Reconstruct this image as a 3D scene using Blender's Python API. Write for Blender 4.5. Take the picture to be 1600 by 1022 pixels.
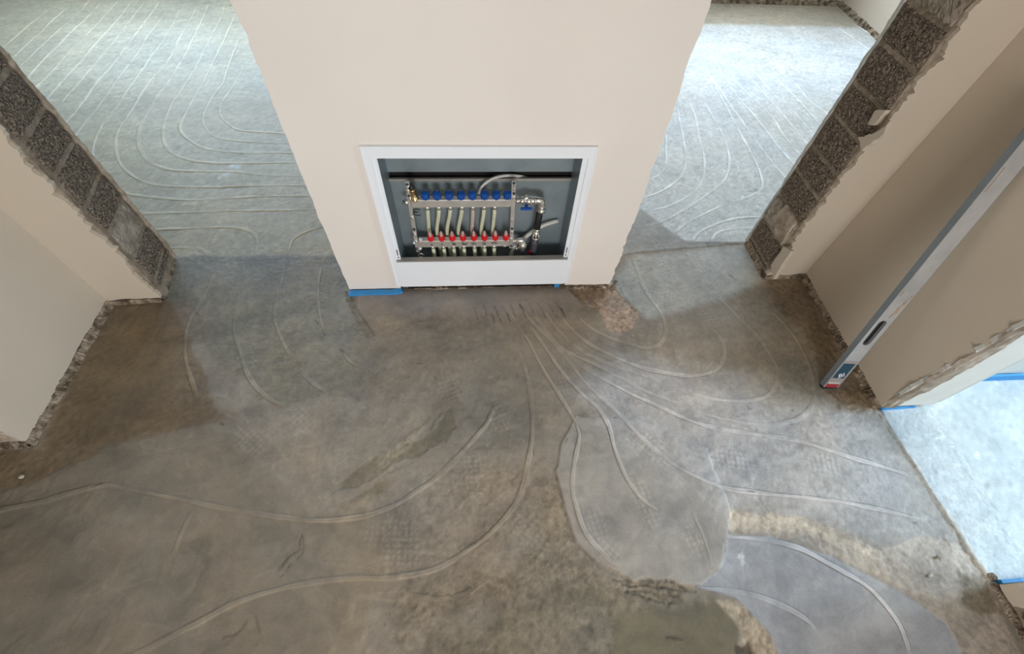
import bpy, bmesh, math, random
import numpy as np
from mathutils import Vector, Matrix
from mathutils.geometry import tessellate_polygon

random.seed(7)
for o in list(bpy.data.objects): bpy.data.objects.remove(o)
COL = bpy.context.scene.collection
SC = bpy.context.scene

# ------------------------------------------------------------------ camera
H = 1.75
FOC = 694.4566
R = np.array([[0.99739836, -0.02530116, 0.06750082],
              [-0.05885903, -0.82644522, 0.55993206],
              [0.0416188, -0.56244835, -0.82578431]])
cam_d = bpy.data.cameras.new('camera'); cam = bpy.data.objects.new('camera', cam_d); COL.objects.link(cam)
cam_d.sensor_width = 36; cam_d.sensor_fit = 'HORIZONTAL'; cam_d.lens = FOC / 1600 * 36
cam_d.clip_start = 0.02; cam_d.clip_end = 100
M = Matrix(((R[0,0], -R[0,1], -R[0,2], 0), (R[1,0], -R[1,1], -R[1,2], 0), (R[2,0], -R[2,1], -R[2,2], H), (0, 0, 0, 1)))
cam.matrix_world = M
SC.camera = cam

# ------------------------------------------------------------------ light, world, exposure
SC.view_settings.view_transform = 'Standard'; SC.view_settings.look = 'None'
SC.view_settings.gamma = 1; SC.view_settings.use_curve_mapping = False
SC.view_settings.exposure = 0.0
w = bpy.data.worlds.new('sky'); SC.world = w; w.use_nodes = True
w.node_tree.nodes['Background'].inputs[0].default_value = (0.62, 0.78, 1.0, 1)
w.node_tree.nodes['Background'].inputs[1].default_value = 1.2

def area(name, loc, direction, sx, sy, power, color, spread=180):
    l = bpy.data.lights.new(name, 'AREA'); l.shape = 'RECTANGLE'; l.size = sx; l.size_y = sy
    l.energy = power; l.color = color; l.spread = math.radians(spread)
    o = bpy.data.objects.new(name, l); COL.objects.link(o); o.location = loc
    o.rotation_euler = Vector(direction).to_track_quat('-Z', 'Y').to_euler()
    return o
sun_d = bpy.data.lights.new('sun', 'SUN'); sun_d.energy = 1.6; sun_d.angle = math.radians(7); sun_d.color = (0.48, 0.70, 1.0)
sun = bpy.data.objects.new('sun', sun_d); COL.objects.link(sun); sun.location = (0, 8, 6)
sun.rotation_euler = Vector((0.30, -1.0, -1.12)).to_track_quat('-Z', 'Y').to_euler()
area('window_light_left_room', (-2.3, 4.99, 1.55), (0.1, -1, -0.75), 2.6, 1.4, 140, (0.53, 0.73, 1.0))
area('window_light_right_room', (2.25, 5.20, 1.6), (0, -1, -0.35), 2.3, 1.3, 122, (0.74, 0.87, 1.0))
area('window_light_front_room', (4.65, 0.5, 1.5), (-1, 0, -0.25), 2.4, 1.5, 290, (0.66, 0.84, 1.0))
area('window_light_hall', (0.1, -2.82, 1.1), (-0.08, 1, -0.08), 1.5, 1.2, 68, (1.0, 0.965, 0.945), 140)  # added fill aimed at the pier, spread narrowed; source behind the camera unseen

# ------------------------------------------------------------------ pixel <-> place helpers (1600 x 1022)
def ray(px, py): return R @ np.array([px - 800, py - 511, FOC])
def fl(px, py, z=0.0):
    r = ray(px, py); t = (z - H) / r[2]; p = r * t; return Vector((p[0], p[1], p[2] + H))
def py_(px, py, Y):
    r = ray(px, py); p = r * (Y / r[1]); return Vector((p[0], p[1], p[2] + H))
def px_(px, py, X):
    r = ray(px, py); p = r * (X / r[0]); return Vector((p[0], p[1], p[2] + H))

# ------------------------------------------------------------------ materials
def s2l(c):
    return tuple(((v/255)/12.92 if v/255 <= .04045 else ((v/255+.055)/1.055)**2.4) for v in c)
def mat(name, rgb, rough=.6, metal=0, var=.12, nscale=12, bump=0, bscale=80, spec=.5, rgb2=None, vor=0, attr=False, trans=0, detail=6, bdist=.004):
    m = bpy.data.materials.new(name); m.use_nodes = True; nt = m.node_tree; N = nt.nodes; L = nt.links
    b = N['Principled BSDF']; b.inputs['Roughness'].default_value = rough; b.inputs['Metallic'].default_value = metal
    b.inputs['Specular IOR Level'].default_value = spec
    tc = N.new('ShaderNodeTexCoord'); geo = N.new('ShaderNodeNewGeometry')
    n1 = N.new('ShaderNodeTexNoise'); n1.inputs['Scale'].default_value = nscale; n1.inputs['Detail'].default_value = detail
    L.new(geo.outputs['Position'], n1.inputs['Vector'])
    ramp = N.new('ShaderNodeMapRange'); ramp.inputs[1].default_value = .3; ramp.inputs[2].default_value = .7
    ramp.inputs[3].default_value = 1-var; ramp.inputs[4].default_value = 1+var
    L.new(n1.outputs[0], ramp.inputs[0])
    mul = N.new('ShaderNodeMix'); mul.data_type = 'RGBA'; mul.blend_type = 'MULTIPLY'; mul.inputs[0].default_value = 1
    if attr:
        a = N.new('ShaderNodeAttribute'); a.attribute_name = 'Col'; L.new(a.outputs['Color'], mul.inputs[6])
        n3 = N.new('ShaderNodeTexNoise'); n3.inputs['Scale'].default_value = 170; n3.inputs['Detail'].default_value = 4
        L.new(geo.outputs['Position'], n3.inputs['Vector'])
        r3 = N.new('ShaderNodeMapRange'); r3.inputs[1].default_value = .3; r3.inputs[2].default_value = .7
        r3.inputs[3].default_value = .93; r3.inputs[4].default_value = 1.07; L.new(n3.outputs[0], r3.inputs[0])
        mm = N.new('ShaderNodeMath'); mm.operation = 'MULTIPLY'; L.new(ramp.outputs[0], mm.inputs[0]); L.new(r3.outputs[0], mm.inputs[1])
        L.new(mm.outputs[0], mul.inputs[7])
    else:
        if rgb2 is not None:
            mx = N.new('ShaderNodeMix'); mx.data_type = 'RGBA'
            mx.inputs[6].default_value = (*rgb, 1); mx.inputs[7].default_value = (*rgb2, 1)
            if vor:
                v = N.new('ShaderNodeTexVoronoi'); v.inputs['Scale'].default_value = vor
                L.new(geo.outputs['Position'], v.inputs['Vector'])
                r2 = N.new('ShaderNodeMapRange'); r2.inputs[1].default_value = 0; r2.inputs[2].default_value = .75; L.new(v.outputs[0], r2.inputs[0])
                n4 = N.new('ShaderNodeTexNoise'); n4.inputs['Scale'].default_value = vor*.8; n4.inputs['Detail'].default_value = 3
                L.new(geo.outputs['Position'], n4.inputs['Vector'])
                m4 = N.new('ShaderNodeMath'); m4.operation = 'MULTIPLY'; L.new(r2.outputs[0], m4.inputs[0])
                r5 = N.new('ShaderNodeMapRange'); r5.inputs[1].default_value = .35; r5.inputs[2].default_value = .65; L.new(n4.outputs[0], r5.inputs[0])
                a4 = N.new('ShaderNodeMath'); a4.operation = 'ADD'; a4.inputs[1].default_value = .35; L.new(r5.outputs[0], a4.inputs[0])
                L.new(a4.outputs[0], m4.inputs[1]); m4.use_clamp = True
                L.new(m4.outputs[0], mx.inputs[0])
            else:
                n4 = N.new('ShaderNodeTexNoise'); n4.inputs['Scale'].default_value = nscale*.37; n4.inputs['Detail'].default_value = 5
                L.new(geo.outputs['Position'], n4.inputs['Vector'])
                r4 = N.new('ShaderNodeMapRange'); r4.inputs[1].default_value = .4; r4.inputs[2].default_value = .62
                L.new(n4.outputs[0], r4.inputs[0]); L.new(r4.outputs[0], mx.inputs[0])
            L.new(mx.outputs[2], mul.inputs[6])
        else:
            mul.inputs[6].default_value = (*rgb, 1)
        L.new(ramp.outputs[0], mul.inputs[7])
    L.new(mul.outputs[2], b.inputs['Base Color'])
    if bump:
        bp = N.new('ShaderNodeBump'); bp.inputs['Strength'].default_value = bump; bp.inputs['Distance'].default_value = bdist
        n2 = N.new('ShaderNodeTexNoise'); n2.inputs['Scale'].default_value = bscale; n2.inputs['Detail'].default_value = 5
        L.new(geo.outputs['Position'], n2.inputs['Vector']); L.new(n2.outputs[0], bp.inputs['Height']); L.new(bp.outputs[0], b.inputs['Normal'])
    if trans: b.inputs['Transmission Weight'].default_value = trans
    return m
MT = {}
MT['floor'] = mat('screed', (.3,.3,.3), .62, var=.07, nscale=28, bump=.5, bscale=55, attr=True, spec=.45, bdist=.003)
MT['plaster'] = mat('lime_plaster', (.60,.52,.42), .8, var=.03, nscale=3, bump=.12, bscale=40, spec=.2)
MT['plaster_pier'] = mat('smooth_pier_plaster', (.82,.77,.715), .8, var=.02, nscale=3, bump=.08, bscale=30, spec=.2)
MT['plaster_edge'] = mat('rough_plaster', (.52,.44,.35), .9, var=.25, nscale=40, bump=.8, bscale=70, spec=.1, rgb2=(.36,.29,.22))
MT['plaster_white'] = mat('white_plaster', (.60,.60,.56), .8, var=.05, nscale=8, bump=.2, bscale=40, spec=.2)
MT['mortar'] = mat('mortar', (.37,.31,.24), .9, var=.2, nscale=60, bump=.8, bscale=120, spec=.1, rgb2=(.25,.20,.15))
MT['block'] = mat('pumice_block', (.030,.025,.02), .95, var=.3, nscale=70, bump=1, bscale=190, spec=.1, rgb2=(.31,.25,.195), vor=165, bdist=.006)
MT['block_light'] = mat('smeared_block', (.40,.35,.29), .9, var=.2, nscale=30, bump=.6, bscale=90, spec=.1, rgb2=(.27,.23,.18))
MT['rubble'] = mat('crumbly_mortar', (.37,.30,.225), .95, var=.35, nscale=60, bump=1, bscale=90, spec=.1, rgb2=(.12,.09,.06), bdist=.01)
MT['ceiling'] = mat('ceiling_paint', (.7,.68,.64), .9, var=.02)
MT['white'] = mat('white_powder_coat', (.86,.90,.95), .38, var=.01, nscale=4, spec=.5)
MT['galv'] = mat('galvanised_sheet', (.29,.35,.38), .42, metal=.55, var=.10, nscale=9, bump=.05, bscale=60)
MT['lip'] = mat('grey_metal_edge', (.42,.40,.37), .4, metal=.5, var=.06)
MT['void'] = mat('dark_cavity', (.008,.006,.005), .9, var=.3, nscale=50)  # near-black colour painted for shade inside openings
MT['steel'] = mat('brushed_steel', (.82,.80,.77), .34, metal=.85, var=.08, nscale=20)
MT['nickel'] = mat('nickel', (.82,.80,.75), .24, metal=.9, var=.12, nscale=30)
MT['brass'] = mat('brass', (.78,.56,.27), .28, metal=1, var=.1, nscale=40)
MT['blue'] = mat('blue_plastic', (.006,.075,.36), .25, var=.08, nscale=40, spec=.5)
MT['red'] = mat('red_plastic', (.72,.008,.02), .35, var=.08, nscale=40, spec=.5)
MT['darkred'] = mat('dark_red_plastic', (.30,.01,.04), .4, var=.08)
MT['tip'] = mat('clear_pink_plastic', (.85,.60,.56), .15, var=.05, trans=.45)
MT['pipe'] = mat('milky_pipe', (.64,.68,.50), .35, var=.05, nscale=20)
MT['pipe_pink'] = mat('pinkish_pipe', (.56,.47,.42), .35, var=.05, nscale=20)
MT['black'] = mat('black_rubber', (.012,.012,.013), .55, var=.2)
MT['grey_tube'] = mat('grey_conduit', (.60,.60,.57), .45, var=.05)
MT['darkgrey'] = mat('dark_grey_plastic', (.06,.065,.08), .5, var=.1)
MT['foam'] = mat('blue_foam', (.035,.27,.62), .6, var=.1, nscale=40, bump=.3, bscale=60)
MT['alu'] = mat('dusty_aluminium', (.58,.59,.60), .42, metal=.4, var=.08, nscale=14, rgb2=(.50,.51,.52))
MT['alu_side'] = mat('aluminium_edge', (.32,.37,.40), .42, metal=.6, var=.08, nscale=14)
MT['dried'] = mat('dried_mortar', (.42,.32,.22), .9, var=.2, nscale=60, bump=.6)
MT['teal'] = mat('dark_teal_print', (.01,.055,.09), .4, var=.05)
MT['greyprint'] = mat('grey_print', (.36,.33,.31), .45, var=.05)
MT['redprint'] = mat('red_print', (.42,.03,.05), .45, var=.25, nscale=60)
MT['whiteprint'] = mat('white_print', (.75,.76,.78), .45, var=.02)
MT['ink'] = mat('black_marker', (.01,.01,.012), .5, var=.02)
MT['stone'] = mat('pale_stone', (.55,.50,.42), .8, var=.15, nscale=60, bump=.4)
g = bpy.data.materials.new('window_glass'); g.use_nodes = True; nt = g.node_tree; nt.nodes.clear()
o_ = nt.nodes.new('ShaderNodeOutputMaterial'); mx = nt.nodes.new('ShaderNodeMixShader'); tr = nt.nodes.new('ShaderNodeBsdfTransparent'); gl = nt.nodes.new('ShaderNodeBsdfGlossy')
gl.inputs['Roughness'].default_value = .02; mx.inputs[0].default_value = .05
nt.links.new(tr.outputs[0], mx.inputs[1]); nt.links.new(gl.outputs[0], mx.inputs[2]); nt.links.new(mx.outputs[0], o_.inputs[0])
MT['glass'] = g

# ------------------------------------------------------------------ mesh helpers
def link(name, me, m, parent=None, smooth=False):
    if m is not None: me.materials.append(MT[m] if isinstance(m, str) else m)
    o = bpy.data.objects.new(name, me); COL.objects.link(o)
    if parent is not None: o.parent = parent
    if smooth: me.polygons.foreach_set('use_smooth', [True]*len(me.polygons))
    return o
def frombm(name, bm, m, parent=None, smooth=False):
    bmesh.ops.recalc_face_normals(bm, faces=bm.faces[:])
    me = bpy.data.meshes.new(name); bm.to_mesh(me); bm.free(); return link(name, me, m, parent, smooth)
def thing(name, label, cat, loc=(0,0,0), group=None):
    o = bpy.data.objects.new(name, None); COL.objects.link(o); o.location = loc; o.empty_display_size = .05
    o['label'] = label; o['category'] = cat
    if group: o['group'] = group
    return o
def tag(o, label, cat, group=None):
    o['label'] = label; o['category'] = cat
    if group: o['group'] = group
    return o
def struct(o): o['kind'] = 'structure'; return o
def add_box(bm, x0, x1, y0, y1, z0, z1, bev=0):
    r = bmesh.ops.create_cube(bm, size=1)
    bmesh.ops.scale(bm, verts=r['verts'], vec=(x1-x0, y1-y0, z1-z0))
    bmesh.ops.translate(bm, verts=r['verts'], vec=((x0+x1)/2, (y0+y1)/2, (z0+z1)/2))
    if bev:
        es = set(e for v in r['verts'] for e in v.link_edges)
        bmesh.ops.bevel(bm, geom=list(es), offset=bev, segments=2, affect='EDGES')
    return r['verts']
def box(name, x0, x1, y0, y1, z0, z1, m, parent=None, bev=0):
    bm = bmesh.new(); add_box(bm, x0, x1, y0, y1, z0, z1, bev); return frombm(name, bm, m, parent)
def prism(name, poly, z0, z1, m, parent=None):
    bm = bmesh.new(); n = len(poly)
    a = [bm.verts.new((p[0], p[1], z0)) for p in poly]; b = [bm.verts.new((p[0], p[1], z1)) for p in poly]
    bm.faces.new(a[::-1]); bm.faces.new(b)
    for i in range(n): bm.faces.new((a[i], a[(i+1)%n], b[(i+1)%n], b[i]))
    bmesh.ops.triangulate(bm, faces=[f for f in bm.faces if len(f.verts) > 4])
    return frombm(name, bm, m, parent)
def slab(name, outer, holes, org, e1, e2, nrm, thick, m, parent=None, add=None):
    """flat piece: 2d outline(s) in plane org+u*e1+v*e2, front at 0, back at -thick along nrm"""
    org, e1, e2, nrm = map(Vector, (org, e1, e2, nrm))
    loops = [outer] + list(holes)
    tri = tessellate_polygon([[Vector((p[0], p[1], 0)) for p in l] for l in loops])
    flat = [p for l in loops for p in l]
    bm = bmesh.new()
    F = [bm.verts.new(org + e1*p[0] + e2*p[1]) for p in flat]
    B = [bm.verts.new(org + e1*p[0] + e2*p[1] - nrm*thick) for p in flat]
    for t in tri:
        try: bm.faces.new([F[i] for i in t]); bm.faces.new([B[i] for i in t[::-1]])
        except ValueError: pass
    k = 0
    for l in loops:
        n = len(l)
        for i in range(n):
            a, b = k+i, k+(i+1) % n
            bm.faces.new((F[a], F[b], B[b], B[a]))
        k += n
    return frombm(name, bm, m, parent)
def jag(p0, p1, amp, step, seed=0, lo=None, tri=1.0):
    """ragged line from p0 to p1 (p1 left out)"""
    rs = random.Random(seed); p0 = Vector(p0); p1 = Vector(p1); d = p1-p0; L = d.length; n = max(2, int(L/step)); d.normalize(); q = Vector((-d.y, d.x))
    out = []; w_ = 0
    for i in range(n):
        t = i/n
        if i: w_ = w_*.78 + rs.uniform(-1, 1)*amp*.6
        f = 1 if i else 0
        o = max(-amp*1.6, min(amp*1.6, w_)) * f
        if f and rs.random() < .12: o *= 1.7
        tt = t + (rs.uniform(-.3, .3)/n if i else 0)
        out.append(tuple(p0 + (p1-p0)*tt + q*o))
    return out
def tube(name, pts, r, m, parent=None, seg=12, rr=None, bm=None):
    own = bm is None
    if own: bm = bmesh.new()
    pts = [Vector(p) for p in pts]; rings = []; up = None
    for i, p in enumerate(pts):
        d = (pts[min(i+1, len(pts)-1)] - pts[max(i-1, 0)]).normalized()
        if up is None:
            up = d.orthogonal().normalized()
        else:
            up = (up - d*up.dot(d)).normalized()
        s = d.cross(up); rad = rr[i] if rr else r
        rings.append([bm.verts.new(p + (up*math.cos(a) + s*math.sin(a))*rad) for a in [2*math.pi*k/seg for k in range(seg)]])
    for a, b in zip(rings[:-1], rings[1:]):
        for k in range(seg):
            f = bm.faces.new((a[k], a[(k+1)%seg], b[(k+1)%seg], b[k])); f.smooth = True
    bm.faces.new(rings[0][::-1]); bm.faces.new(rings[-1])
    if own: return frombm(name, bm, m, parent)
def lathe(name, org, axis, prof, m, parent=None, seg=16, bm=None, ribs=0, ribamp=0):
    """prof: list of (distance along axis, radius)"""
    own = bm is None
    if own: bm = bmesh.new()
    org = Vector(org); ax = Vector(axis).normalized(); u = ax.orthogonal().normalized(); v = ax.cross(u); rings = []
    for t, r in prof:
        rings.append([bm.verts.new(org + ax*t + (u*math.cos(a) + v*math.sin(a))*(r*(1 + (ribamp if (ribs and k % 2) else 0)))) for k, a in enumerate([2*math.pi*k/seg for k in range(seg)])])
    for a, b in zip(rings[:-1], rings[1:]):
        for k in range(seg):
            f = bm.faces.new((a[k], a[(k+1)%seg], b[(k+1)%seg], b[k])); f.smooth = not ribs
    bm.faces.new(rings[0][::-1]); bm.faces.new(rings[-1])
    if own: return frombm(name, bm, m, parent)
def cr(pts, step):
    """Catmull-Rom through 2d/3d points, resampled"""
    P = [np.array(p, float) for p in pts]; P = [2*P[0]-P[1]] + P + [2*P[-1]-P[-2]]; out = []
    for i in range(1, len(P)-2):
        n = max(1, int(np.linalg.norm(P[i+1]-P[i])/step))
        for k in range(n):
            t = k/n; a, b, c, d = P[i-1], P[i], P[i+1], P[i+2]
            out.append(.5*((2*b)+(-a+c)*t+(2*a-5*b+4*c-d)*t*t+(-a+3*b-3*c+d)*t**3))
    out.append(P[-2]); return np.array(out)

# ------------------------------------------------------------------ the screed: noise, zones, height and colour as functions of the place
rng = np.random.default_rng(11); TB = rng.random((512, 512))
def vn(x, y):
    xi = np.floor(x).astype(int); yi = np.floor(y).astype(int); fx = x-xi; fy = y-yi
    fx = fx*fx*(3-2*fx); fy = fy*fy*(3-2*fy)
    a = TB[yi % 512, xi % 512]; b = TB[yi % 512, (xi+1) % 512]; c = TB[(yi+1) % 512, xi % 512]; d = TB[(yi+1) % 512, (xi+1) % 512]
    return (a*(1-fx)+b*fx)*(1-fy)+(c*(1-fx)+d*fx)*fy
def fbm(x, y, s, octv=4, off=0):
    v = 0; a = .5; t = 0
    for k in range(octv):
        v = v + a*vn(x*s+off+17.3*k, y*s+off*1.7+9.1*k); t += a; a *= .55; s *= 2.03
    return v/t - .5                                   # about -0.5 .. 0.5
def sstep(a, b, v):
    t = np.clip((v-a)/(b-a), 0, 1); return t*t*(3-2*t)
def sdist(poly, x, y):
    d = np.full(x.shape, 1e9); ins = np.zeros(x.shape, bool); n = len(poly)
    for i in range(n):
        ax, ay = poly[i]; bx, by = poly[(i+1) % n]; ex, ey = bx-ax, by-ay
        t = np.clip(((x-ax)*ex+(y-ay)*ey)/(ex*ex+ey*ey+1e-12), 0, 1)
        d = np.minimum(d, np.hypot(x-ax-t*ex, y-ay-t*ey))
        c = ((ay > y) != (by > y)) & (x < (bx-ax)*(y-ay)/(by-ay+1e-12)+ax)
        ins ^= c
    return np.where(ins, -d, d)
def W(poly): return [tuple(fl(*p)[:2]) for p in poly]
# (outline traced on the floor, colour sRGB, strength, softness m, ragged m, height m, grain)
Z = [
 # left room and right room screeds, painted sill shadow, front right room
 ('w', [(-9,1.672),(0.0,1.672),(0.0,9),(-9,9)], (163,151,125), 1, .012, .01, .000, .15),
 ('w', [(0.0,1.72),(9,1.72),(9,9),(0.0,9)], (188,190,188), 1, .006, .006, .001, .25),
 ('w', [(0.0,4.52),(9,4.52),(9,9),(0.0,9)], (150,138,116), .8, .05, .03, 0, .1),  # window sill shadow at the far wall painted in as browner screed
 ('w', [(1.74,.9),(1.735,.62),(1.782,-.03),(1.8,-3),(9,-3),(9,.9)], (186,194,197), 1, .003, .006, .004, .12),
 ('p', [(960,400),(1165,379),(1070,377),(1040,356),(1000,325),(990,345)], (150,148,142), 1, .004, .012, .003, 0),
 # corridor
 ('p', [(60,702),(172,476),(265,470),(300,540),(345,655),(302,664),(255,679),(225,684),(164,697),(138,719),(47,757),(0,768),(-60,790),(-60,700)], (122,104,78), .75, .012, .035, -.002, .2),
 ('p', [(265,470),(330,430),(290,520),(270,620),(345,662),(200,690),(90,700),(180,480)], (108,90,66), .6, .10, .06, 0, .1),
 ('p', [(262,470),(275,400),(525,400),(548,452),(556,480),(585,525),(560,560),(600,592),(545,612),(505,618),(440,640),(400,600),(330,560),(300,480)], (126,119,102), .8, .012, .03, .001, .15),
 ('p', [(540,455),(556,462),(560,480),(585,525),(575,528),(556,500),(545,480)], (100,86,62), .85, .004, .025, -.004, .6),
 ('p', [(548,455),(885,446),(905,470),(880,490),(720,490),(560,500)], (143,134,126), .8, .02, .02, .003, -.3),
 ('p', [(560,490),(700,490),(760,520),(730,600),(640,700),(520,760),(420,740),(460,660),(560,600)], (141,130,115), .6, .06, .06, 0, .1),
 ('p', [(700,640),(717,665),(700,690),(650,712),(592,742),(560,760),(520,770),(560,738),(620,700),(672,675),(684,650)], (118,109,90), .75, .006, .045, -.003, .1),
 ('p', [(592,742),(610,722),(645,692),(672,662),(684,648),(676,646),(650,672),(610,704),(596,718)], (140,130,112), .65, .010, .045, .003, .5),
 ('p', [(500,800),(540,784),(575,770),(583,800),(540,812),(505,812)], (150,138,120), .8, .004, .02, .003, 0),
 ('p', [(505,812),(560,770),(600,752),(640,740),(600,770),(560,790)], (114,104,84), .7, .02, .04, 0, .2),
 ('p', [(0,768),(47,757),(138,719),(164,697),(225,684),(255,679),(345,664),(480,800),(600,800),(600,900),(560,1022),(0,1100),(-60,1022)], (132,122,106), .75, .015, .03, .001, -.5),
 ('p', [(600,800),(700,720),(830,720),(850,780),(840,840),(760,900),(640,930),(590,900)], (128,117,103), .6, .05, .08, 0, .3),
 ('p', [(870,738),(884,800),(895,850),(940,890),(1010,915),(1050,925),(1030,955),(960,960),(860,930),(700,965),(630,1010),(600,930),(700,905),(770,895),(838,850),(850,790)], (123,109,88), .65, .05, .06, 0, .7),
 ('p', [(850,920),(960,925),(1060,940),(1110,928),(1150,965),(1170,1150),(600,1150),(640,1000),(760,960)], (108,99,81), .7, .04, .06, 0, .5),
 ('p', [(868,738),(884,800),(900,848),(940,884),(1000,912),(1090,914),(1130,882),(1140,800),(1105,700),(1010,660),(900,650),(880,690)], (162,156,149), .65, .004, .018, .004, -.2),
 ('p', [(970,560),(1180,600),(1370,650),(1480,830),(1300,830),(1140,795),(1000,700),(900,620)], (180,176,174), .75, .12, .08, 0, .15),  # cool light from the front room door painted in as paler screed
 ('p', [(958,447),(1195,437),(1255,432),(1370,637),(1300,640),(1200,640),(1160,560),(1150,480),(1100,440)], (122,112,94), .55, .10, .06, 0, .2),  # shadow beside the right wall painted into the screed colour
 ('p', [(1195,437),(1255,432),(1372,640),(1330,640),(1240,500),(1205,470)], (112,92,68), .6, .04, .05, 0, .6),  # brown stain along the wall foot, mostly painted shade
 ('p', [(1290,612),(1340,605),(1375,640),(1345,646),(1310,640)], (120,98,72), .6, .015, .02, .002, .9),
 ('p', [(950,445),(985,400),(1165,385),(1195,437),(1120,470),(1010,500)], (170,170,164), .8, .03, .02, .001, 0),  # light patch from the right room doorway painted into the screed
 ('p', [(890,452),(956,446),(978,470),(1003,492),(990,512),(967,524),(948,512),(938,492),(910,474)], (166,144,124), .9, .004, .02, -.003, 1.0),
 ('p', [(888,452),(945,448),(945,465),(905,470)], (122,104,82), .8, .006, .01, -.002, .8),
 ('p', [(962,968),(1010,952),(1068,950),(1112,936),(1152,968),(1162,1150),(950,1150)], (106,99,79), .8, .012, .03, .002, -.5),
 # bottom right
 ('p', [(1138,800),(1160,797),(1250,803),(1310,828),(1372,858),(1450,838),(1500,850),(1545,905),(1562,955),(1600,1040),(1530,1150),(1480,975),(1400,922),(1300,872),(1250,840),(1140,832)], (170,156,140), .85, .004, .035, -.002, .4),
 ('p', [(1142,802),(1240,806),(1300,832),(1360,860),(1350,872),(1290,846),(1240,832),(1142,828)], (190,175,154), .75, .003, .03, -.001, .6),
 ('p', [(1136,834),(1200,838),(1300,868),(1400,920),(1480,973),(1560,1150),(1270,1150),(1200,986),(1150,934),(1090,917),(1118,896),(1132,870)], (160,159,160), .95, .004, .010, -.003, -.4),
 ('p', [(1500,895),(1540,905),(1562,955),(1545,965),(1505,945)], (96,82,58), .75, .02, .02, .002, .9),
 ('p', [(1118,938),(1160,940),(1205,990),(1265,1150),(1180,1150),(1155,980)], (172,154,130), .85, .006, .02, 0, .8),
 ('p', [(972,906),(1040,905),(1092,920),(1062,930),(1068,944),(1040,948),(1010,938),(975,926)], (124,112,92), .8, .003, .03, -.004, .9),
 ('p', [(1150,1005),(1172,1003),(1180,1030),(1140,1030)], (58,46,36), .8, .008, .03, -.006, .9),
 ('p', [(1368,640),(1376,645),(1548,905),(1538,907)], (176,164,146), .7, .004, .02, .001, .7),
]
ZW = []
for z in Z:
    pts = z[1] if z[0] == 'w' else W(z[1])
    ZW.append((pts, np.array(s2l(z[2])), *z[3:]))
def stroke(pts, wid, dark): return (W(pts), wid, dark)
# dark scratches and thin cracks in the screed (darkened and sunk in)
STR = [stroke(p, .0035, d) for p, d in [
 ([(770,493),(772,505)], .5), ([(780,498),(784,506)], .6), ([(793,490),(798,501)], .8), ([(878,484),(885,496)], .8), ([(812,475),(816,482)], .7),
 ([(742,482),(745,500)], .35), ([(757,480),(761,496)], .4), ([(772,479),(778,493)], .45), ([(786,478),(793,492)], .45), ([(800,477),(806,494)], .45), ([(812,476),(822,496)], .5), ([(827,475),(838,494)], .45), ([(842,474),(856,496)], .4), ([(856,474),(872,496)], .45), ([(868,472),(884,494)], .45),
 ([(975,915),(1010,918),(1050,922),(1088,925)], .55), ([(978,924),(1020,930),(1060,933)], .5), ([(990,930),(1030,942),(1056,946)], .45), ([(1000,910),(1045,912),(1080,922)], .35),
 ([(470,835),(466,858),(450,872),(436,890)], .5), ([(474,838),(472,866),(452,884),(440,902)], .4), ([(385,968),(370,985),(352,995)], .5), ([(400,962),(408,990),(402,1005)], .4),
 ([(1043,998),(1065,999)], .6), ([(1008,455),(1012,458)], .4), ([(495,502),(499,508)], .7), ([(506,522),(510,525)], .6), ([(534,546),(540,552)], .7), ([(342,664),(348,667)], .6),
 ([(148,758),(155,756)], .8), ([(0,800),(28,794)], .4), ([(1138,430),(1150,440)], .6), ([(885,688),(878,700)], .6), ([(905,676),(896,655)], .5),
 ([(1170,768),(1180,768)], .6), ([(1466,870),(1470,874)], .7), ([(600,742),(640,728),(672,700)], .25), ([(700,640),(684,655),(672,676)], .35),
 ([(240,404),(320,410),(420,408),(520,404)], .25), ([(1095,380),(1110,384)], .6), ([(1130,382),(1158,384)], .6), ([(868,740),(884,800),(898,850),(938,886),(1000,914)], .25),
 ([(960,905),(975,910),(985,907)], .5), ([(700,972),(704,978)], .5), ([(1375,648),(1412,706),(1432,740),(1470,800),(1500,848),(1538,905)], .35),
 ([(556,482),(570,505),(584,525)], .35), ([(968,450),(985,478),(1006,500)], .35)]]
WAF = [(1040,425,.09,.05,.3),(1108,498,.085,.05,.2),(1032,462,.10,.05,1.2),(1168,428,.05,.03,.2),(1092,418,.05,.03,.4),(1140,718,.10,.05,1.4),(1018,700,.11,.05,.7),
       (602,838,.13,.055,1.5),(930,820,.08,.05,.2),(820,828,.11,.055,.9),(628,866,.09,.05,1.5),(776,648,.09,.05,.4),(1005,785,.11,.05,.2),(1110,575,.07,.04,.7),(1290,725,.09,.05,1.3),
       (700,605,.08,.05,.3),(740,740,.10,.05,.1),(470,655,.09,.05,.8),(390,690,.10,.05,.9),(880,600,.08,.04,.2),(1085,845,.07,.04,.2),(1200,800,.07,.04,.3),(950,860,.08,.05,.8)]
WAFW = [(fl(a, b)[0], fl(a, b)[1], c, d, e) for a, b, c, d, e in WAF]
BASE = np.array(s2l((140,130,116)))
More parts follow.
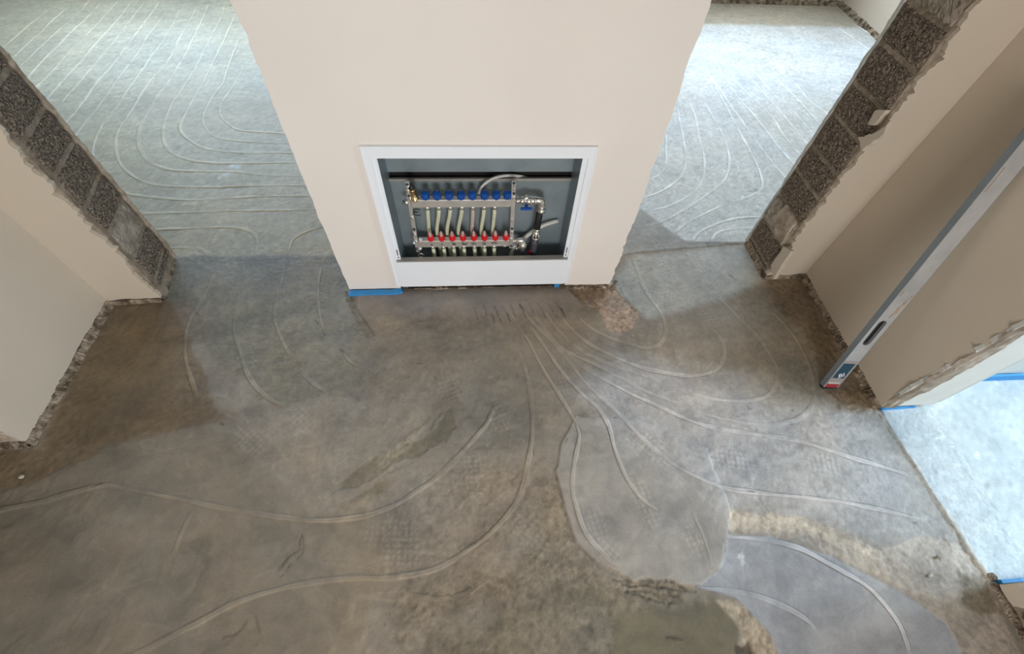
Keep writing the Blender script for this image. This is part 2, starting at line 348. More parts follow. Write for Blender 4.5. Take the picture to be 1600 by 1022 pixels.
def floor_fn(x, y):
    n = len(x); c = np.tile(BASE, (n, 1)); h = np.zeros(n); gr = np.full(n, .25)
    wn = fbm(x, y, 9, 4, 3); wn2 = fbm(x, y, 45, 3, 8)
    big = fbm(x, y, 1.6, 4, 21); mid = fbm(x, y, 7, 4, 31)
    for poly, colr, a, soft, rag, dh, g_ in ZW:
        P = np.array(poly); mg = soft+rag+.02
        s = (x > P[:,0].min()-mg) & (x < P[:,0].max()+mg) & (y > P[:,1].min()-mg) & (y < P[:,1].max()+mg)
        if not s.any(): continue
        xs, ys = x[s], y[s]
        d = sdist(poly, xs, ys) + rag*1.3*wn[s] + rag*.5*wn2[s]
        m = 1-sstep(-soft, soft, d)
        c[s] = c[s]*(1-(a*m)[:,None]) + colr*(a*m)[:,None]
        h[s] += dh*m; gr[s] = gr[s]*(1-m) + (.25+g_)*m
    gr = np.clip(gr, .02, 1.4)
    # broad mottling, trowel smears, warm/cool drift
    sm = fbm(x*1.0+y*.35, y*3.2-x*.6, 5, 4, 55)
    pt = np.zeros(n)
    for k, (sc, am, nl) in enumerate([(1.3, .11, 9), (2.6, .09, 8), (4.8, .07, 7)]):
        f = fbm(x+.10*mid, y*1.25+.12*wn, sc, 4, 301+k*37)*nl*2.2; lv = np.floor(f); fr_ = f-lv
        t0_ = TB[(lv.astype(int)*7+k*31) % 512, 5+k]; t1_ = TB[((lv.astype(int)+1)*7+k*31) % 512, 5+k]
        sh = sstep(.80, 1.0, fr_)*.85+.15*fr_
        pt += am*((t0_*(1-sh)+t1_*sh)-.5) ; h += .0006*k*(t0_*(1-sh)+t1_*sh)
    arc = np.zeros(n)
    for k, (ax_, ay_, rr_) in enumerate([(-1.2,-.2,.9),(.1,-.3,.8),(.9,.2,.9),(-.4,.9,.8),(1.2,1.3,.7),(-1.1,1.2,.7),(0,.3,.6),(2.9,.3,1.4),(-2.6,3.2,1.8),(2.2,3.2,1.7)]):
        dx = x-ax_-rr_*.6; dy = y-ay_+rr_*.5; r_ = np.hypot(dx, dy); th_ = np.arctan2(dy, dx)
        arc += np.exp(-((x-ax_)**2+(y-ay_)**2)/rr_**2)*fbm(r_*26+3*wn, th_*2.2, 1, 3, 500+k*13)
    room = np.maximum(sstep(1.60, 1.78, y), sstep(1.74, 1.80, x)*(y < 1.0))
    k_ = .80 - .42*room
    cx = np.clip(1 + k_*(.50*big + .50*mid + .40*sm + pt*1.7 + .40*arc), .5, 1.6)
    h += .0016*arc
    warm = (.22*fbm(x, y, 2.4, 3, 77) + .10*mid)*k_
    c = c*cx[:,None]*np.stack([1+warm, np.ones(n), 1-warm*1.3], 1)
    hf = fbm(x, y, 60, 3, 91); vf = vn(x*160, y*160)-.5
    c *= np.clip(1 + gr*(.95*hf + .42*vf), .3, 1.6)[:,None]
    h += .0035*big + .0022*mid + .0012*sm + gr*(.0055*hf + .0014*vf)
    # dark and light trowel edges
    e = np.abs(fbm(x, y, 3.1, 4, 123)); ed = np.exp(-(e/.006)**2)*sstep(.02, .12, fbm(x, y, 2.2, 2, 5)+.05)
    ed = ed*np.clip(gr*2.2, .1, 1); c *= (1-.20*ed)[:,None]; h -= .0008*ed
    e2 = np.abs(fbm(x*.7+y*.3, y*1.8, 4.3, 3, 223)); e2 = np.exp(-(e2/.006)**2)*sstep(.0, .15, fbm(x, y, 1.7, 2, 45))
    c *= (1+.20*e2)[:,None]
    e3 = np.abs(fbm(x*.8+.25*y, y*2.6, 2.3, 4, 611)); e3 = np.exp(-(e3/.007)**2)*sstep(-.02, .12, fbm(x, y, 3.1, 2, 77))
    c *= (1-.24*e3*room)[:,None]; h -= .0022*e3*room
    e4 = np.abs(fbm(x*.6-.2*y, y*2.2, 3.7, 4, 711)); e4 = np.exp(-(e4/.006)**2)*sstep(-.02, .12, fbm(x, y, 2.6, 2, 177))
    c *= (1+.16*e4*room)[:,None]; h += .0012*e4*room
    sp = sstep(.90, .97, vn(x*75+11, y*75))*sstep(0, .12, fbm(x, y, 5, 2, 222)); c *= (1+.35*sp*(gr > .1))[:,None]
    sp = sstep(.91, .98, vn(x*62+31, y*62+7))*sstep(0, .12, fbm(x, y, 4, 2, 322)); c *= (1-.35*sp*(gr > .1))[:,None]
    for cx_, cy_, lu, lv, a in WAFW:
        s = (np.abs(x-cx_) < .2) & (np.abs(y-cy_) < .2)
        if not s.any(): continue
        dx, dy = x[s]-cx_, y[s]-cy_; u = dx*math.cos(a)+dy*math.sin(a); v = -dx*math.sin(a)+dy*math.cos(a)
        m = 1-sstep(.7, 1.05, np.sqrt((u/lv)**2+(v/lu)**2)+.5*wn[s]+.3*mid[s]); p = .020
        gx = np.abs(((u/p) % 1)-.5); gy = np.abs(((v/p) % 1)-.5); ln = np.maximum(sstep(.28, .44, gx), sstep(.28, .44, gy))
        c[s] *= (1+m*(.13*(1-ln)-.05*ln))[:,None]; h[s] += m*(-.0011*ln+.0005)
    for pl, wd, dk in STR:
        P = np.array(pl)
        s = (x > P[:,0].min()-.02) & (x < P[:,0].max()+.02) & (y > P[:,1].min()-.02) & (y < P[:,1].max()+.02)
        if not s.any(): continue
        xs = x[s]+.030*wn[s]+.012*wn2[s]; ys = y[s]+.030*mid[s]-.016*wn2[s]; d = np.full(xs.shape, 9.)
        for (ax, ay), (bx, by) in zip(pl[:-1], pl[1:]):
            ex, ey = bx-ax, by-ay; t = np.clip(((xs-ax)*ex+(ys-ay)*ey)/(ex*ex+ey*ey+1e-12), 0, 1); d = np.minimum(d, np.hypot(xs-ax-t*ex, ys-ay-t*ey))
        m = np.exp(-(d/wd)**2)*sstep(-.25, .12, wn2[s]+.1); c[s] *= (1-dk*m)[:,None]; h[s] -= .003*m*dk
    # white paint drips on the left room floor, pale specks
    for (a_, b_, r_) in [(362,261,.06),(352,274,.04),(345,278,.02),(372,260,.03),(1157,866,.008),(1156,872,.006),(1155,880,.008)]:
        q = fl(a_, b_); d = np.hypot(x-q[0], y-q[1])+.07*wn2; m = 1-sstep(r_*.3, r_*.55, d); c = c*(1-.5*m[:,None])+.5*m[:,None]*np.array([.55,.60,.58])
    return np.clip(c, .012, .9), h

def grid_floor(name, x0, x1, y0, y1, st):
    nx = int(round((x1-x0)/st))+1; ny = int(round((y1-y0)/st))+1
    X, Y = np.meshgrid(np.linspace(x0, x1, nx), np.linspace(y0, y1, ny)); x = X.ravel(); y = Y.ravel()
    c, h = floor_fn(x, y)
    me = bpy.data.meshes.new(name); me.vertices.add(nx*ny)
    me.vertices.foreach_set('co', np.stack([x, y, h], 1).astype(np.float32).ravel())
    i = (np.arange(ny-1)[:,None]*nx+np.arange(nx-1)[None]).ravel()
    q = np.stack([i, i+1, i+nx+1, i+nx], 1).astype(np.int32)
    me.loops.add(q.size); me.loops.foreach_set('vertex_index', q.ravel()); me.polygons.add(len(q))
    me.polygons.foreach_set('loop_start', np.arange(0, q.size, 4, dtype=np.int32)); me.polygons.foreach_set('loop_total', np.full(len(q), 4, np.int32))
    me.update(calc_edges=True)
    a = me.color_attributes.new('Col', 'FLOAT_COLOR', 'POINT'); a.data.foreach_set('color', np.concatenate([c, np.ones((len(c), 1))], 1).astype(np.float32).ravel())
    return struct(link(name, me, 'floor', None, True))
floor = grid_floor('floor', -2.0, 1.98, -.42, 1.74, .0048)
floor_l = grid_floor('floor_left_room', -5.2, 0.0, 1.74, 5.3, .014)
floor_r = grid_floor('floor_right_room', 0.0, 3.95, 1.74, 5.3, .011)
floor_f = grid_floor('floor_front_room', 1.98, 4.9, -3.1, 1.74, .02)
floor_w = grid_floor('floor_side_room', -5.2, -2.0, -3.1, 1.74, .04)
floor_h = grid_floor('floor_hall', -2.0, 1.98, -3.1, -.42, .03)

# ---- pipe runs telegraphing through the screed: each one a part of its floor
RC = [  # (points, half width m, height m, tint)
 ([(335,428),(318,465),(295,505),(289,545),(295,580),(308,620)], .018, .004, .22),
 ([(390,425),(375,465),(368,510),(378,560),(395,598),(420,622),(447,637)], .018, .0035, .18),
 ([(446,415),(434,465),(430,500),(440,530),(455,555)], .017, .004, .25), ([(468,578),(490,600),(514,613)], .015, .003, .22),
 ([(502,415),(498,445),(498,475),(503,505),(508,518)], .014, .003, .28), ([(535,550),(548,566),(568,576)], .012, .002, .15),
 ([(-40,805),(0,797),(60,785),(155,760),(200,764),(300,784),(360,796),(460,811),(540,812),(600,797),(660,762),(700,730),(736,691),(759,664),(772,635)], .018, .0045, .14),
 ([(190,1035),(300,978),(380,938),(460,915),(540,905),(610,903),(660,895),(700,880),(755,842),(801,795),(818,757),(825,724),(832,675),(829,620),(822,580),(812,545)], .018, .0045, .14),
 ([(812,510),(830,540),(845,570),(860,595),(878,623),(892,647),(904,675),(901,702),(896,730),(895,762),(901,795),(916,834),(938,861),(957,879),(974,885)], .017, .0045, .2),
 ([(828,508),(850,540),(870,570),(890,595),(914,620),(936,639),(952,669),(960,702),(974,738),(990,765),(1007,784),(1029,798)], .017, .0045, .24),
 ([(843,500),(865,535),(890,565),(915,598),(938,620),(963,642),(990,672),(1018,699),(1045,721),(1078,741),(1130,762),(1200,772),(1280,780),(1360,793),(1440,812)], .017, .004, .17),
 ([(989,405),(1002,440),(1017,468),(1033,490),(1041,515),(1033,537),(1008,544),(981,537),(948,526),(920,510),(900,490)], .016, .003, .16),
 ([(1103,505),(1120,522),(1132,542),(1130,564),(1115,580),(1093,586),(1060,586),(1022,579),(989,570),(956,556),(925,540),(900,520),(872,490)], .018, .004, .2),
 ([(1121,464),(1148,490),(1181,523),(1203,553),(1214,578),(1210,605),(1195,620),(1165,626),(1126,625),(1093,618),(1050,603),(995,583),(956,570),(905,545),(868,510),(850,484)], .018, .0035, .15),
 ([(1200,480),(1240,525),(1265,575),(1272,620),(1255,650),(1220,662),(1181,663),(1132,655),(1093,644),(1050,626),(1008,611),(967,589),(930,570),(880,545),(848,510),(832,484)], .017, .003, .14),
 ([(815,484),(840,512),(885,552),(930,585),(981,613),(1036,638),(1077,657),(1118,669),(1167,677),(1250,690),(1330,715),(1420,742)], .018, .004, .2),
 ([(795,484),(812,512),(820,540)], .010, .002, .10), ([(778,486),(790,515)], .009, .002, .08), ([(762,488),(770,512)], .009, .002, .08),
 ([(1134,838),(1196,843),(1247,856),(1287,876),(1327,898),(1359,919),(1389,952),(1410,985),(1424,1030)], .016, .005, .32),
 ([(1086,919),(1137,923),(1177,930),(1214,943),(1247,959),(1268,974),(1279,992)], .016, .005, .32),
 ([(640,930),(690,935),(730,925),(760,905)], .012, .002, .1), ([(1080,800),(1100,845),(1112,890)], .010, .002, .1),
 ([(300,800),(285,830),(270,870)], .012, .0015, .08)]
RL = [
 [(452,209),(395,206),(370,202),(352,190),(344,178),(346,163),(357,145),(370,125),(381,100)],
 [(460,224),(395,222),(357,219),(332,212),(321,200),(317,185),(324,166),(336,146),(348,130),(354,112),(364,84),(374,60)],
 [(465,239),(395,239),(355,237),(320,232),(300,222),(286,210),(282,198),(288,182),(298,162),(308,144),(320,124),(336,90),(348,66),(360,40),(366,26)],
 [(470,254),(395,255),(345,255),(300,251),(272,242),(259,227),(255,207),(258,187),(270,160),(284,140),(304,108),(316,84),(330,56),(344,30),(352,6)],
 [(480,275),(420,274),(370,269),(320,268),(270,266),(240,257),(222,240),(216,217),(220,195),(230,178),(238,162),(248,146),(262,130),(280,100),(290,84),(300,62),(316,30),(326,6)],
 [(485,290),(420,290),(345,292),(295,292),(250,290),(220,282),(196,266),(183,245),(181,222),(188,198),(206,172),(220,148),(240,120),(262,96),(280,60),(296,34),(308,8)],
 [(492,306),(420,307),(370,309),(332,311),(295,313),(245,309),(215,305),(195,301),(165,282),(148,258),(145,235),(150,215),(162,192),(180,170),(200,140),(220,112),(236,88),(248,72),(264,48),(282,14)],
 [(110,222),(128,198),(150,170),(170,144),(186,120),(200,102),(216,82),(234,52),(256,24),(270,0)],
 [(92,204),(120,172),(132,156),(152,128),(170,108),(190,82),(210,56),(230,30),(250,2)],
 [(96,160),(110,144),(140,110),(160,86),(180,62),(200,36),(226,4)],
 [(68,160),(100,124),(124,98),(150,68),(170,46),(188,26),(206,2)],
 [(50,144),(80,114),(104,86),(130,60),(166,22),(186,1)],
 [(38,128),(64,98),(90,72),(114,48),(136,28),(158,4)],
 [(24,112),(50,86),(76,62),(100,40),(124,18),(142,0)],
 [(12,98),(40,72),(60,54),(80,34),(108,10)],
 [(0,78),(24,58),(50,36),(80,12)],
 [(215,334),(295,332),(345,330),(420,329),(500,327)],
 [(232,359),(295,357),(345,355),(370,356),(392,362),(402,374),(400,398)],
 [(250,388),(295,387),(315,391),(329,402)],
 [(505,353),(475,364),(457,375),(449,398)],
 [(525,388),(512,396),(504,408)]]
RR = [
 [(1010,284),(1031,272),(1040,258),(1041,234),(1041,205)],
 [(1000,310),(1025,303),(1050,289),(1068,268),(1072,249),(1068,219),(1061,182),(1058,165)],
 [(1016,330),(1046,322),(1072,309),(1089,296),(1100,273),(1100,245),(1093,219),(1087,185),(1077,160)],
 [(1005,357),(1040,344),(1072,326),(1111,300),(1132,281),(1139,262),(1139,242),(1130,212),(1113,182),(1100,160)],
 [(1052,364),(1078,346),(1121,325),(1164,310),(1186,300),(1191,287),(1186,266),(1175,242),(1150,197),(1134,165),(1115,130),(1100,105)],
 [(1080,380),(1093,363),(1121,350),(1154,341),(1192,339)],
 [(1111,380),(1117,367),(1132,360),(1154,357),(1180,357)],
 [(1240,292),(1207,255),(1175,212),(1154,182),(1135,155),(1110,118)],
 [(1252,270),(1218,232),(1197,204),(1179,182),(1150,148),(1125,110),(1107,85)],
 [(1262,256),(1225,212),(1203,180),(1160,138),(1135,105)],
 [(1272,240),(1250,212),(1225,182),(1175,125),(1150,95)],
 [(1282,222),(1244,180),(1207,145),(1170,104)],
 [(1292,208),(1250,160),(1214,125)],
 [(1300,184),(1265,157),(1242,130)],
 [(1365,84),(1325,55),(1307,42)],
 [(1376,64),(1350,48),(1330,36)]]
def ridges(specs, parent):
    allx = []; ally = []; meta = []
    for k, (pts, hw, ht, tint) in enumerate(specs):
        wp = [fl(*p)[:2] for p in pts]; P = cr(wp, .014 if parent is floor else .03)
        P = P + .0022*(np.stack([fbm(P[:,0], P[:,1], 14, 2, k*3+1), fbm(P[:,0], P[:,1], 14, 2, k*5+2)], 1))*2
        T = np.gradient(P, axis=0); T /= np.linalg.norm(T, axis=1)[:,None]+1e-9; Nn = np.stack([-T[:,1], T[:,0]], 1)
        u = np.array([-1, -.78, -.6, -.42, -.2, 0, .2, .42, .6, .78, 1])
        Q = P[:,None,:] + Nn[:,None,:]*(u[None,:,None]*hw*np.clip(.85+.9*fbm(P[:,0], P[:,1], 8, 2, k+70), .6, 1.2)[:,None,None])
        s = np.concatenate([[0], np.cumsum(np.linalg.norm(np.diff(P, axis=0), axis=1))]); L = s[-1]
        env = np.clip(np.minimum(s, L-s)/.05, 0, 1)*np.clip(.78+2.2*fbm(P[:,0], P[:,1], 6, 3, k*7+13), .15, 1.2)
        allx.append(Q[...,0].ravel()); ally.append(Q[...,1].ravel()); meta.append((Q.shape[0], env, ht, tint, k))
    x = np.concatenate(allx); y = np.concatenate(ally); c, h = floor_fn(x, y); i0 = 0
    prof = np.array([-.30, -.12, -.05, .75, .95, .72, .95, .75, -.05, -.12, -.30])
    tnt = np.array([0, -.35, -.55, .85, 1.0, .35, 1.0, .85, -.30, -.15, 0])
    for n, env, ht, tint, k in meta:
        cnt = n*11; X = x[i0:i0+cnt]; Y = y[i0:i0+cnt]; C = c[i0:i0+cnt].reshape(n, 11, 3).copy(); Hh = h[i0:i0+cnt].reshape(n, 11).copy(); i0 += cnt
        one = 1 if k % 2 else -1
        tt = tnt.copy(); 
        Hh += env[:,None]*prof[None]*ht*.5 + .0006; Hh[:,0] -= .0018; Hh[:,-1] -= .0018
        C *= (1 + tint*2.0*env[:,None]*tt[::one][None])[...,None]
        me = bpy.data.meshes.new('pipe_ridge'); me.vertices.add(cnt)
        me.vertices.foreach_set('co', np.stack([X, Y, Hh.ravel()], 1).astype(np.float32).ravel())
        i = (np.arange(n-1)[:,None]*11+np.arange(10)[None]).ravel(); q = np.stack([i, i+11, i+12, i+1], 1).astype(np.int32)
        q = q[:, ::-1] if False else q
        me.loops.add(q.size); me.loops.foreach_set('vertex_index', q.ravel()); me.polygons.add(len(q))
        me.polygons.foreach_set('loop_start', np.arange(0, q.size, 4, dtype=np.int32)); me.polygons.foreach_set('loop_total', np.full(len(q), 4, np.int32))
        me.update(calc_edges=True)
        a = me.color_attributes.new('Col', 'FLOAT_COLOR', 'POINT'); a.data.foreach_set('color', np.concatenate([np.clip(C.reshape(-1, 3), .01, .92), np.ones((cnt, 1))], 1).astype(np.float32).ravel())
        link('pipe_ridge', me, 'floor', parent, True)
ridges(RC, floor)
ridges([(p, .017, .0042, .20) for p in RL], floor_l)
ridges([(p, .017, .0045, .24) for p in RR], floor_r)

# ------------------------------------------------------------------ walls
CZ = 2.55
def wall_slab(name, p0, p1, z0, z1, nrm, thick, m, parent, e_left=None, e_right=None, bottom=(.03, .008), holes=(), seed=1, top=CZ):
    """plaster coat on the line p0->p1 (plan), ragged edges given as amplitude"""
    p0 = Vector((*p0, 0)); p1 = Vector((*p1, 0)); e1 = (p1-p0).normalized(); L = (p1-p0).length
    zb, ab = bottom; out = []
    out += jag((0, zb), (L, zb), ab, .02, seed) if ab else [(0, zb)]
    out += jag((L, zb), (L, top), e_right, .009, seed+1) if e_right else [(L, zb)]
    out += [(L, top)]
    out += jag((0, top), (0, zb), e_left, .009, seed+2) if e_left else [(0, top)]
    return slab(name, out, holes, p0, e1, (0, 0, 1), nrm, thick, m, parent)
def foot(p0, p1, nrm, wid, hgt, parent, seed=0, m='rubble'):
    """crumbly mortar left in the joint between wall foot and screed"""
    rs = random.Random(seed); p0 = Vector((*p0, 0)); p1 = Vector((*p1, 0)); nrm = Vector((*nrm, 0)); L = (p1-p0).length; n = max(6, int(L/.006)); bm = bmesh.new(); rows = []
    a = 0
    for i in range(n+1):
        p = p0+(p1-p0)*(i/n); a = a*.86+rs.uniform(-.22, .22); w_ = wid*(1+.45*a+rs.uniform(-.12, .12)); hh = hgt*(1+.25*a+rs.uniform(-.08, .08))
        prof = [(-.012, hh), (.001, hh*rs.uniform(.9, 1.1)), (w_*.35, hh*rs.uniform(.45, .85)), (w_*.6, hh*rs.uniform(.15, .6)), (w_*.85, hh*rs.uniform(.02, .3)), (w_, -.006)]
        rows.append([bm.verts.new(p + nrm*d + Vector((rs.uniform(-.002, .002), rs.uniform(-.002, .002), z))) for d, z in prof])
    for r0, r1 in zip(rows[:-1], rows[1:]):
        for k in range(5): bm.faces.new((r0[k], r1[k], r1[k+1], r0[k+1]))
    return frombm('mortar_joint', bm, m, parent)
def rough_block(name, X, y0, y1, z0, z1, nx, proud, m, parent, seed, skew=0):
    """pumice block face on a reveal plane (plan line x=X+..), normal nx (+1/-1 along x)"""
    rs = random.Random(seed); bm = bmesh.new(); ny = max(8, int((y1-y0)/.009)); nz = max(8, int((z1-z0)/.009)); vs = []
    for j in range(nz+1):
        row = []
        for i in range(ny+1):
            u = i/ny; v = j/nz; e = min(u, 1-u)*(y1-y0); f = min(v, 1-v)*(z1-z0)
            rim = -min(1, 1-min(1, min(e, f)/.012))*.008
            yy = y0+(y1-y0)*u + (rs.uniform(-.004, .004) if 0 < i < ny else rs.uniform(-.003, .003)); zz = z0+(z1-z0)*v + rs.uniform(-.003, .003)
            d = proud + rim + rs.uniform(-.005, .003)
            row.append(bm.verts.new((X(yy)+nx*d, yy, zz)))
        vs.append(row)
    for j in range(nz):
        for i in range(ny): bm.faces.new((vs[j][i], vs[j][i+1], vs[j+1][i+1], vs[j+1][i]))
    # sides back into the mortar
    ring = vs[0] + [r[-1] for r in vs[1:]] + vs[-1][-2::-1] + [r[0] for r in vs[-2:0:-1]]
    back = [bm.verts.new((v.co.x-nx*(proud+.03), v.co.y, v.co.z)) for v in ring]; n = len(ring)
    for i in range(n): bm.faces.new((ring[i], ring[(i+1)%n], back[(i+1)%n], back[i]))
    return frombm(name, bm, m, parent)

# --- left wall: return with unplastered reveal, then the corridor side
LX = lambda y: -1.505 - (y-1.40)*.16
wl = struct(prism('wall_left', [(-1.505,1.405),(-1.548,1.650),(-5.0,1.650),(-5.0,1.405),(-1.99,1.405),(-1.99,.712),(-1.760,.712),(-1.758,1.405)], -.05, CZ, 'mortar'))
wall_slab('plaster', (-1.745,.697), (-1.744,1.378), 0, CZ, (1,0,0), .016, 'plaster', wl, e_left=.0035, bottom=(.028,.006), seed=3)
wall_slab('plaster', (-1.744,1.378), (-1.512,1.390), 0, CZ, (0,-1,0), .016, 'plaster', wl, e_right=.014, bottom=(.022,.005), seed=9)
wall_slab('plaster', (-1.538,1.666), (-5.0,1.666), 0, CZ, (0,1,0), .016, 'plaster_edge', wl, e_left=.004, bottom=(.02,.004), seed=12)
wall_slab('plaster', (-1.99,.697), (-1.748,.697), 0, CZ, (0,-1,0), .014, 'plaster_edge', wl, e_right=.003, bottom=(.03,.006), seed=13)
foot((-1.745,.69), (-1.744,1.378), (1,0), .017, .028, wl, 5)
foot((-1.742,1.376), (-1.515,1.388), (0,-1), .008, .018, wl, 6)
foot((-1.505,1.395), (-1.548,1.655), (1,.16), .006, .02, wl, 7)
foot((-2.0,.697), (-1.745,.697), (0,-1), .018, .024, wl, 8)
zj = [0.05, .098, .246, .397, .529, .672, .806, .944, 1.08, 1.22, 1.36, 1.50, 1.64, 1.80, 1.96, 2.12, 2.28, 2.44]
for i in range(len(zj)-1):
    light = i in (2, 9)
    ob = rough_block('block', LX, 1.428, 1.640, zj[i]+.012, zj[i+1]-.010, 1, .010 if not light else .006, 'block_light' if light else 'block', wl, 40+i)
    if light and i == 2: ob['label'] = 'pale smeared block between the dark ones'

# --- right wall
RX = lambda y: 1.497 - (y-1.46)*.03
wr = struct(prism('wall_right', [(1.497,1.475),(1.490,1.712),(3.8,1.712),(3.8,.84),(1.975,.84),(1.965,.718),(1.738,.718),(1.736,1.475)], -.05, CZ, 'mortar'))
wall_slab('plaster', (1.502,1.455), (1.723,1.466), 0, CZ, (0,-1,0), .018, 'plaster', wr, e_left=.014, bottom=(.025,.006), seed=23)
wall_slab('plaster', (1.7235,1.466), (1.724,.705), 0, CZ, (-1,0,0), .014, 'plaster', wr, e_right=.004, bottom=(.026,.007), seed=27)
wall_slab('plaster', (3.8,1.726), (1.486,1.724), 0, CZ, (0,1,0), .014, 'plaster_white', wr, e_right=.004, bottom=(.02,.004), seed=29)
foot((1.495,1.455), (1.724,1.466), (0,-1), .010, .018, wr, 15)
foot((1.723,1.466), (1.724,.70), (-1,0), .020, .028, wr, 16)
foot((1.497,1.46), (1.490,1.715), (-1,-.03), .010, .03, wr, 17)
zr = [.035, .066, .204, .356, .501, .627, .774, .903, 1.045, 1.175, 1.32, 1.46, 1.60, 1.76, 1.92, 2.08, 2.24, 2.40]
for i in range(len(zr)-1):
    light = i in (2, 9)
    y1_ = 1.700; y0_ = 1.482 if i not in (4, 5) else 1.486
    ob = rough_block('block', RX, y0_, y1_, zr[i]+.010, zr[i+1]-.009, -1, .010 if not light else .014, 'block_light' if light else 'block', wr, 80+i)
    if light and i == 2: ob['label'] = 'plaster smeared block near the floor'
# blobs of plaster stuck on the right reveal
def splat(pts2, X, thick, nx, m, parent, seed):
    out = []
    for a, b in zip(pts2, pts2[1:]+pts2[:1]): out += jag(a, b, .004, .012, seed)
    return slab('plaster_splash', out, [], (X, 0, 0), (0, 1, 0), (0, 0, 1), (nx, 0, 0), thick, m, parent)
def on_x(pts, X): return [(px_(a, b, X)[1], px_(a, b, X)[2]) for a, b in pts]
splat(on_x([(1368,172),(1384,172),(1364,196),(1356,194)], 1.476), 1.476, .02, -1, 'plaster', wr, 3)
splat(on_x([(1390,190),(1372,205),(1340,215),(1346,236),(1380,210)], 1.474), 1.474, .022, -1, 'plaster', wr, 4)
splat(on_x([(1208,338),(1228,320),(1240,350),(1222,378),(1210,366)], 1.476), 1.476, .02, -1, 'plaster_edge', wr, 5)
splat(on_x([(1204,415),(1224,385),(1236,392),(1208,436)], 1.480), 1.480, .02, -1, 'plaster', wr, 6)
# jamb of the doorway to the front room (faces the hall end)
wall_slab('plaster', (1.724,.702), (1.968,.702), 0, CZ, (0,-1,0), .014, 'plaster_white', wr, e_left=.006, bottom=(.025,.004), seed=33)
jm = bmesh.new(); rs = random.Random(5); vs = []
for j in range(90):
    z = .03+j*.018; row = []
    for i in range(9):
        row.append(jm.verts.new((1.722+i*(.052+.03*math.sin(z*5.1))/8+.004*math.sin(z*40), .699-(.004 if 0 < i < 8 else -.008)-rs.uniform(0, .005), z+rs.uniform(-.004, .004))))
    vs.append(row)
for j in range(89):
    for i in range(8): jm.faces.new((vs[j][i], vs[j][i+1], vs[j+1][i+1], vs[j+1][i]))
frombm('rough_mortar', jm, 'block_light', wr)
wall_slab('plaster', (1.985,.828), (3.8,.830), 0, CZ, (0,-1,0), .012, 'plaster_white', wr, bottom=(.05,.002), seed=35)
wall_slab('plaster', (1.978,.702), (1.985,.83), 0, CZ, (1,0,0), .012, 'plaster_white', wr, bottom=(.05,.002), seed=36)

# --- near right jamb
wn_ = struct(prism('wall_near_right', [(1.795,.012),(2.0,.012),(2.0,-3.1),(1.80,-3.1)], -.05, CZ, 'mortar'))
wall_slab('plaster', (1.783,.026), (1.786,-.040), 0, CZ, (-1,0,0), .014, 'plaster', wn_, e_left=.003, e_right=.004, bottom=(.030,.008), seed=43)
wall_slab('plaster', (2.0,.026), (1.784,.026), 0, CZ, (0,1,0), .014, 'plaster_white', wn_, e_right=.002, bottom=(.03,.004), seed=45)
foot((1.785,.03), (1.790,-.5), (-1,0), .008, .018, wn_, 46)
YB = lambda y: 1.790
zq = [.03, .25, .47, .69, .91, 1.13, 1.35, 1.57, 1.79, 2.01, 2.23, 2.45]
for i in range(len(zq)-1):
    for k in range(2):
        y1_ = -.065-k*.25; rough_block('block', YB, y1_-.235, y1_, zq[i]+.008, zq[i+1]-.006, -1, .008, 'block', wn_, 140+i*2+k)
wall_slab('plaster', (1.784,-.60), (1.79,-3.1), 0, CZ, (-1,0,0), .014, 'plaster', wn_, e_left=.006, bottom=(.03,.006), seed=47)

# --- pier wall with the manifold niche
NX0, NX1, NZ0, NZ1 = -.40, .425, .0, .765
bmc = bmesh.new()
add_box(bmc, -.640, NX0, 1.437, 1.66, -.05, CZ); add_box(bmc, NX1, .660, 1.437, 1.66, -.05, CZ)
add_box(bmc, NX0, NX1, 1.437, 1.66, NZ1, CZ); add_box(bmc, NX0, NX1, 1.56, 1.66, -.05, NZ1)
add_box(bmc, -.07, .07, 1.66, 5.3, -.05, CZ)
wb = struct(frombm('wall_pier', bmc, 'mortar'))
out = jag((-.645, .020), (-.395, .020), .002, .03, 61) + [(-.395, .020), (-.395, .760), (.425, .760), (.425, .024)] + jag((.426, .020), (.655, .020), .004, .02, 62)
out += jag((.655, .020), (.664, .30), .008, .014, 63) + jag((.664, .30), (.668, CZ), .005, .02, 64) + [(.668, CZ)] + jag((-.648, CZ), (-.645, .020), .0035, .022, 65)
slab('plaster', out, [], (0, 1.422, 0), (1, 0, 0), (0, 0, 1), (0, -1, 0), .016, 'plaster_pier', wb)
slab('plaster', jag((-.65, .0), (-.075, .0), .002, .05, 66)+[(-.075, 0), (-.075, CZ)]+jag((-.65, CZ), (-.65, .0), .004, .03, 67), [], (0, 1.674, 0), (1, 0, 0), (0, 0, 1), (0, 1, 0), .014, 'plaster', wb)
slab('plaster', [(.075, 0)]+jag((.075, .0), (.665, .0), .002, .05, 68)+[(.665, 0)]+jag((.665, .0), (.665, CZ), .004, .03, 69)+[(.665, CZ), (.075, CZ)], [], (0, 1.674, 0), (1, 0, 0), (0, 0, 1), (0, 1, 0), .014, 'plaster', wb)
foot((.430, 1.436), (.66, 1.436), (0,-1), .024, .02, wb, 71)
foot((-.33, 1.440), (.36, 1.444), (0,-1), .018, .035, wb, 72)
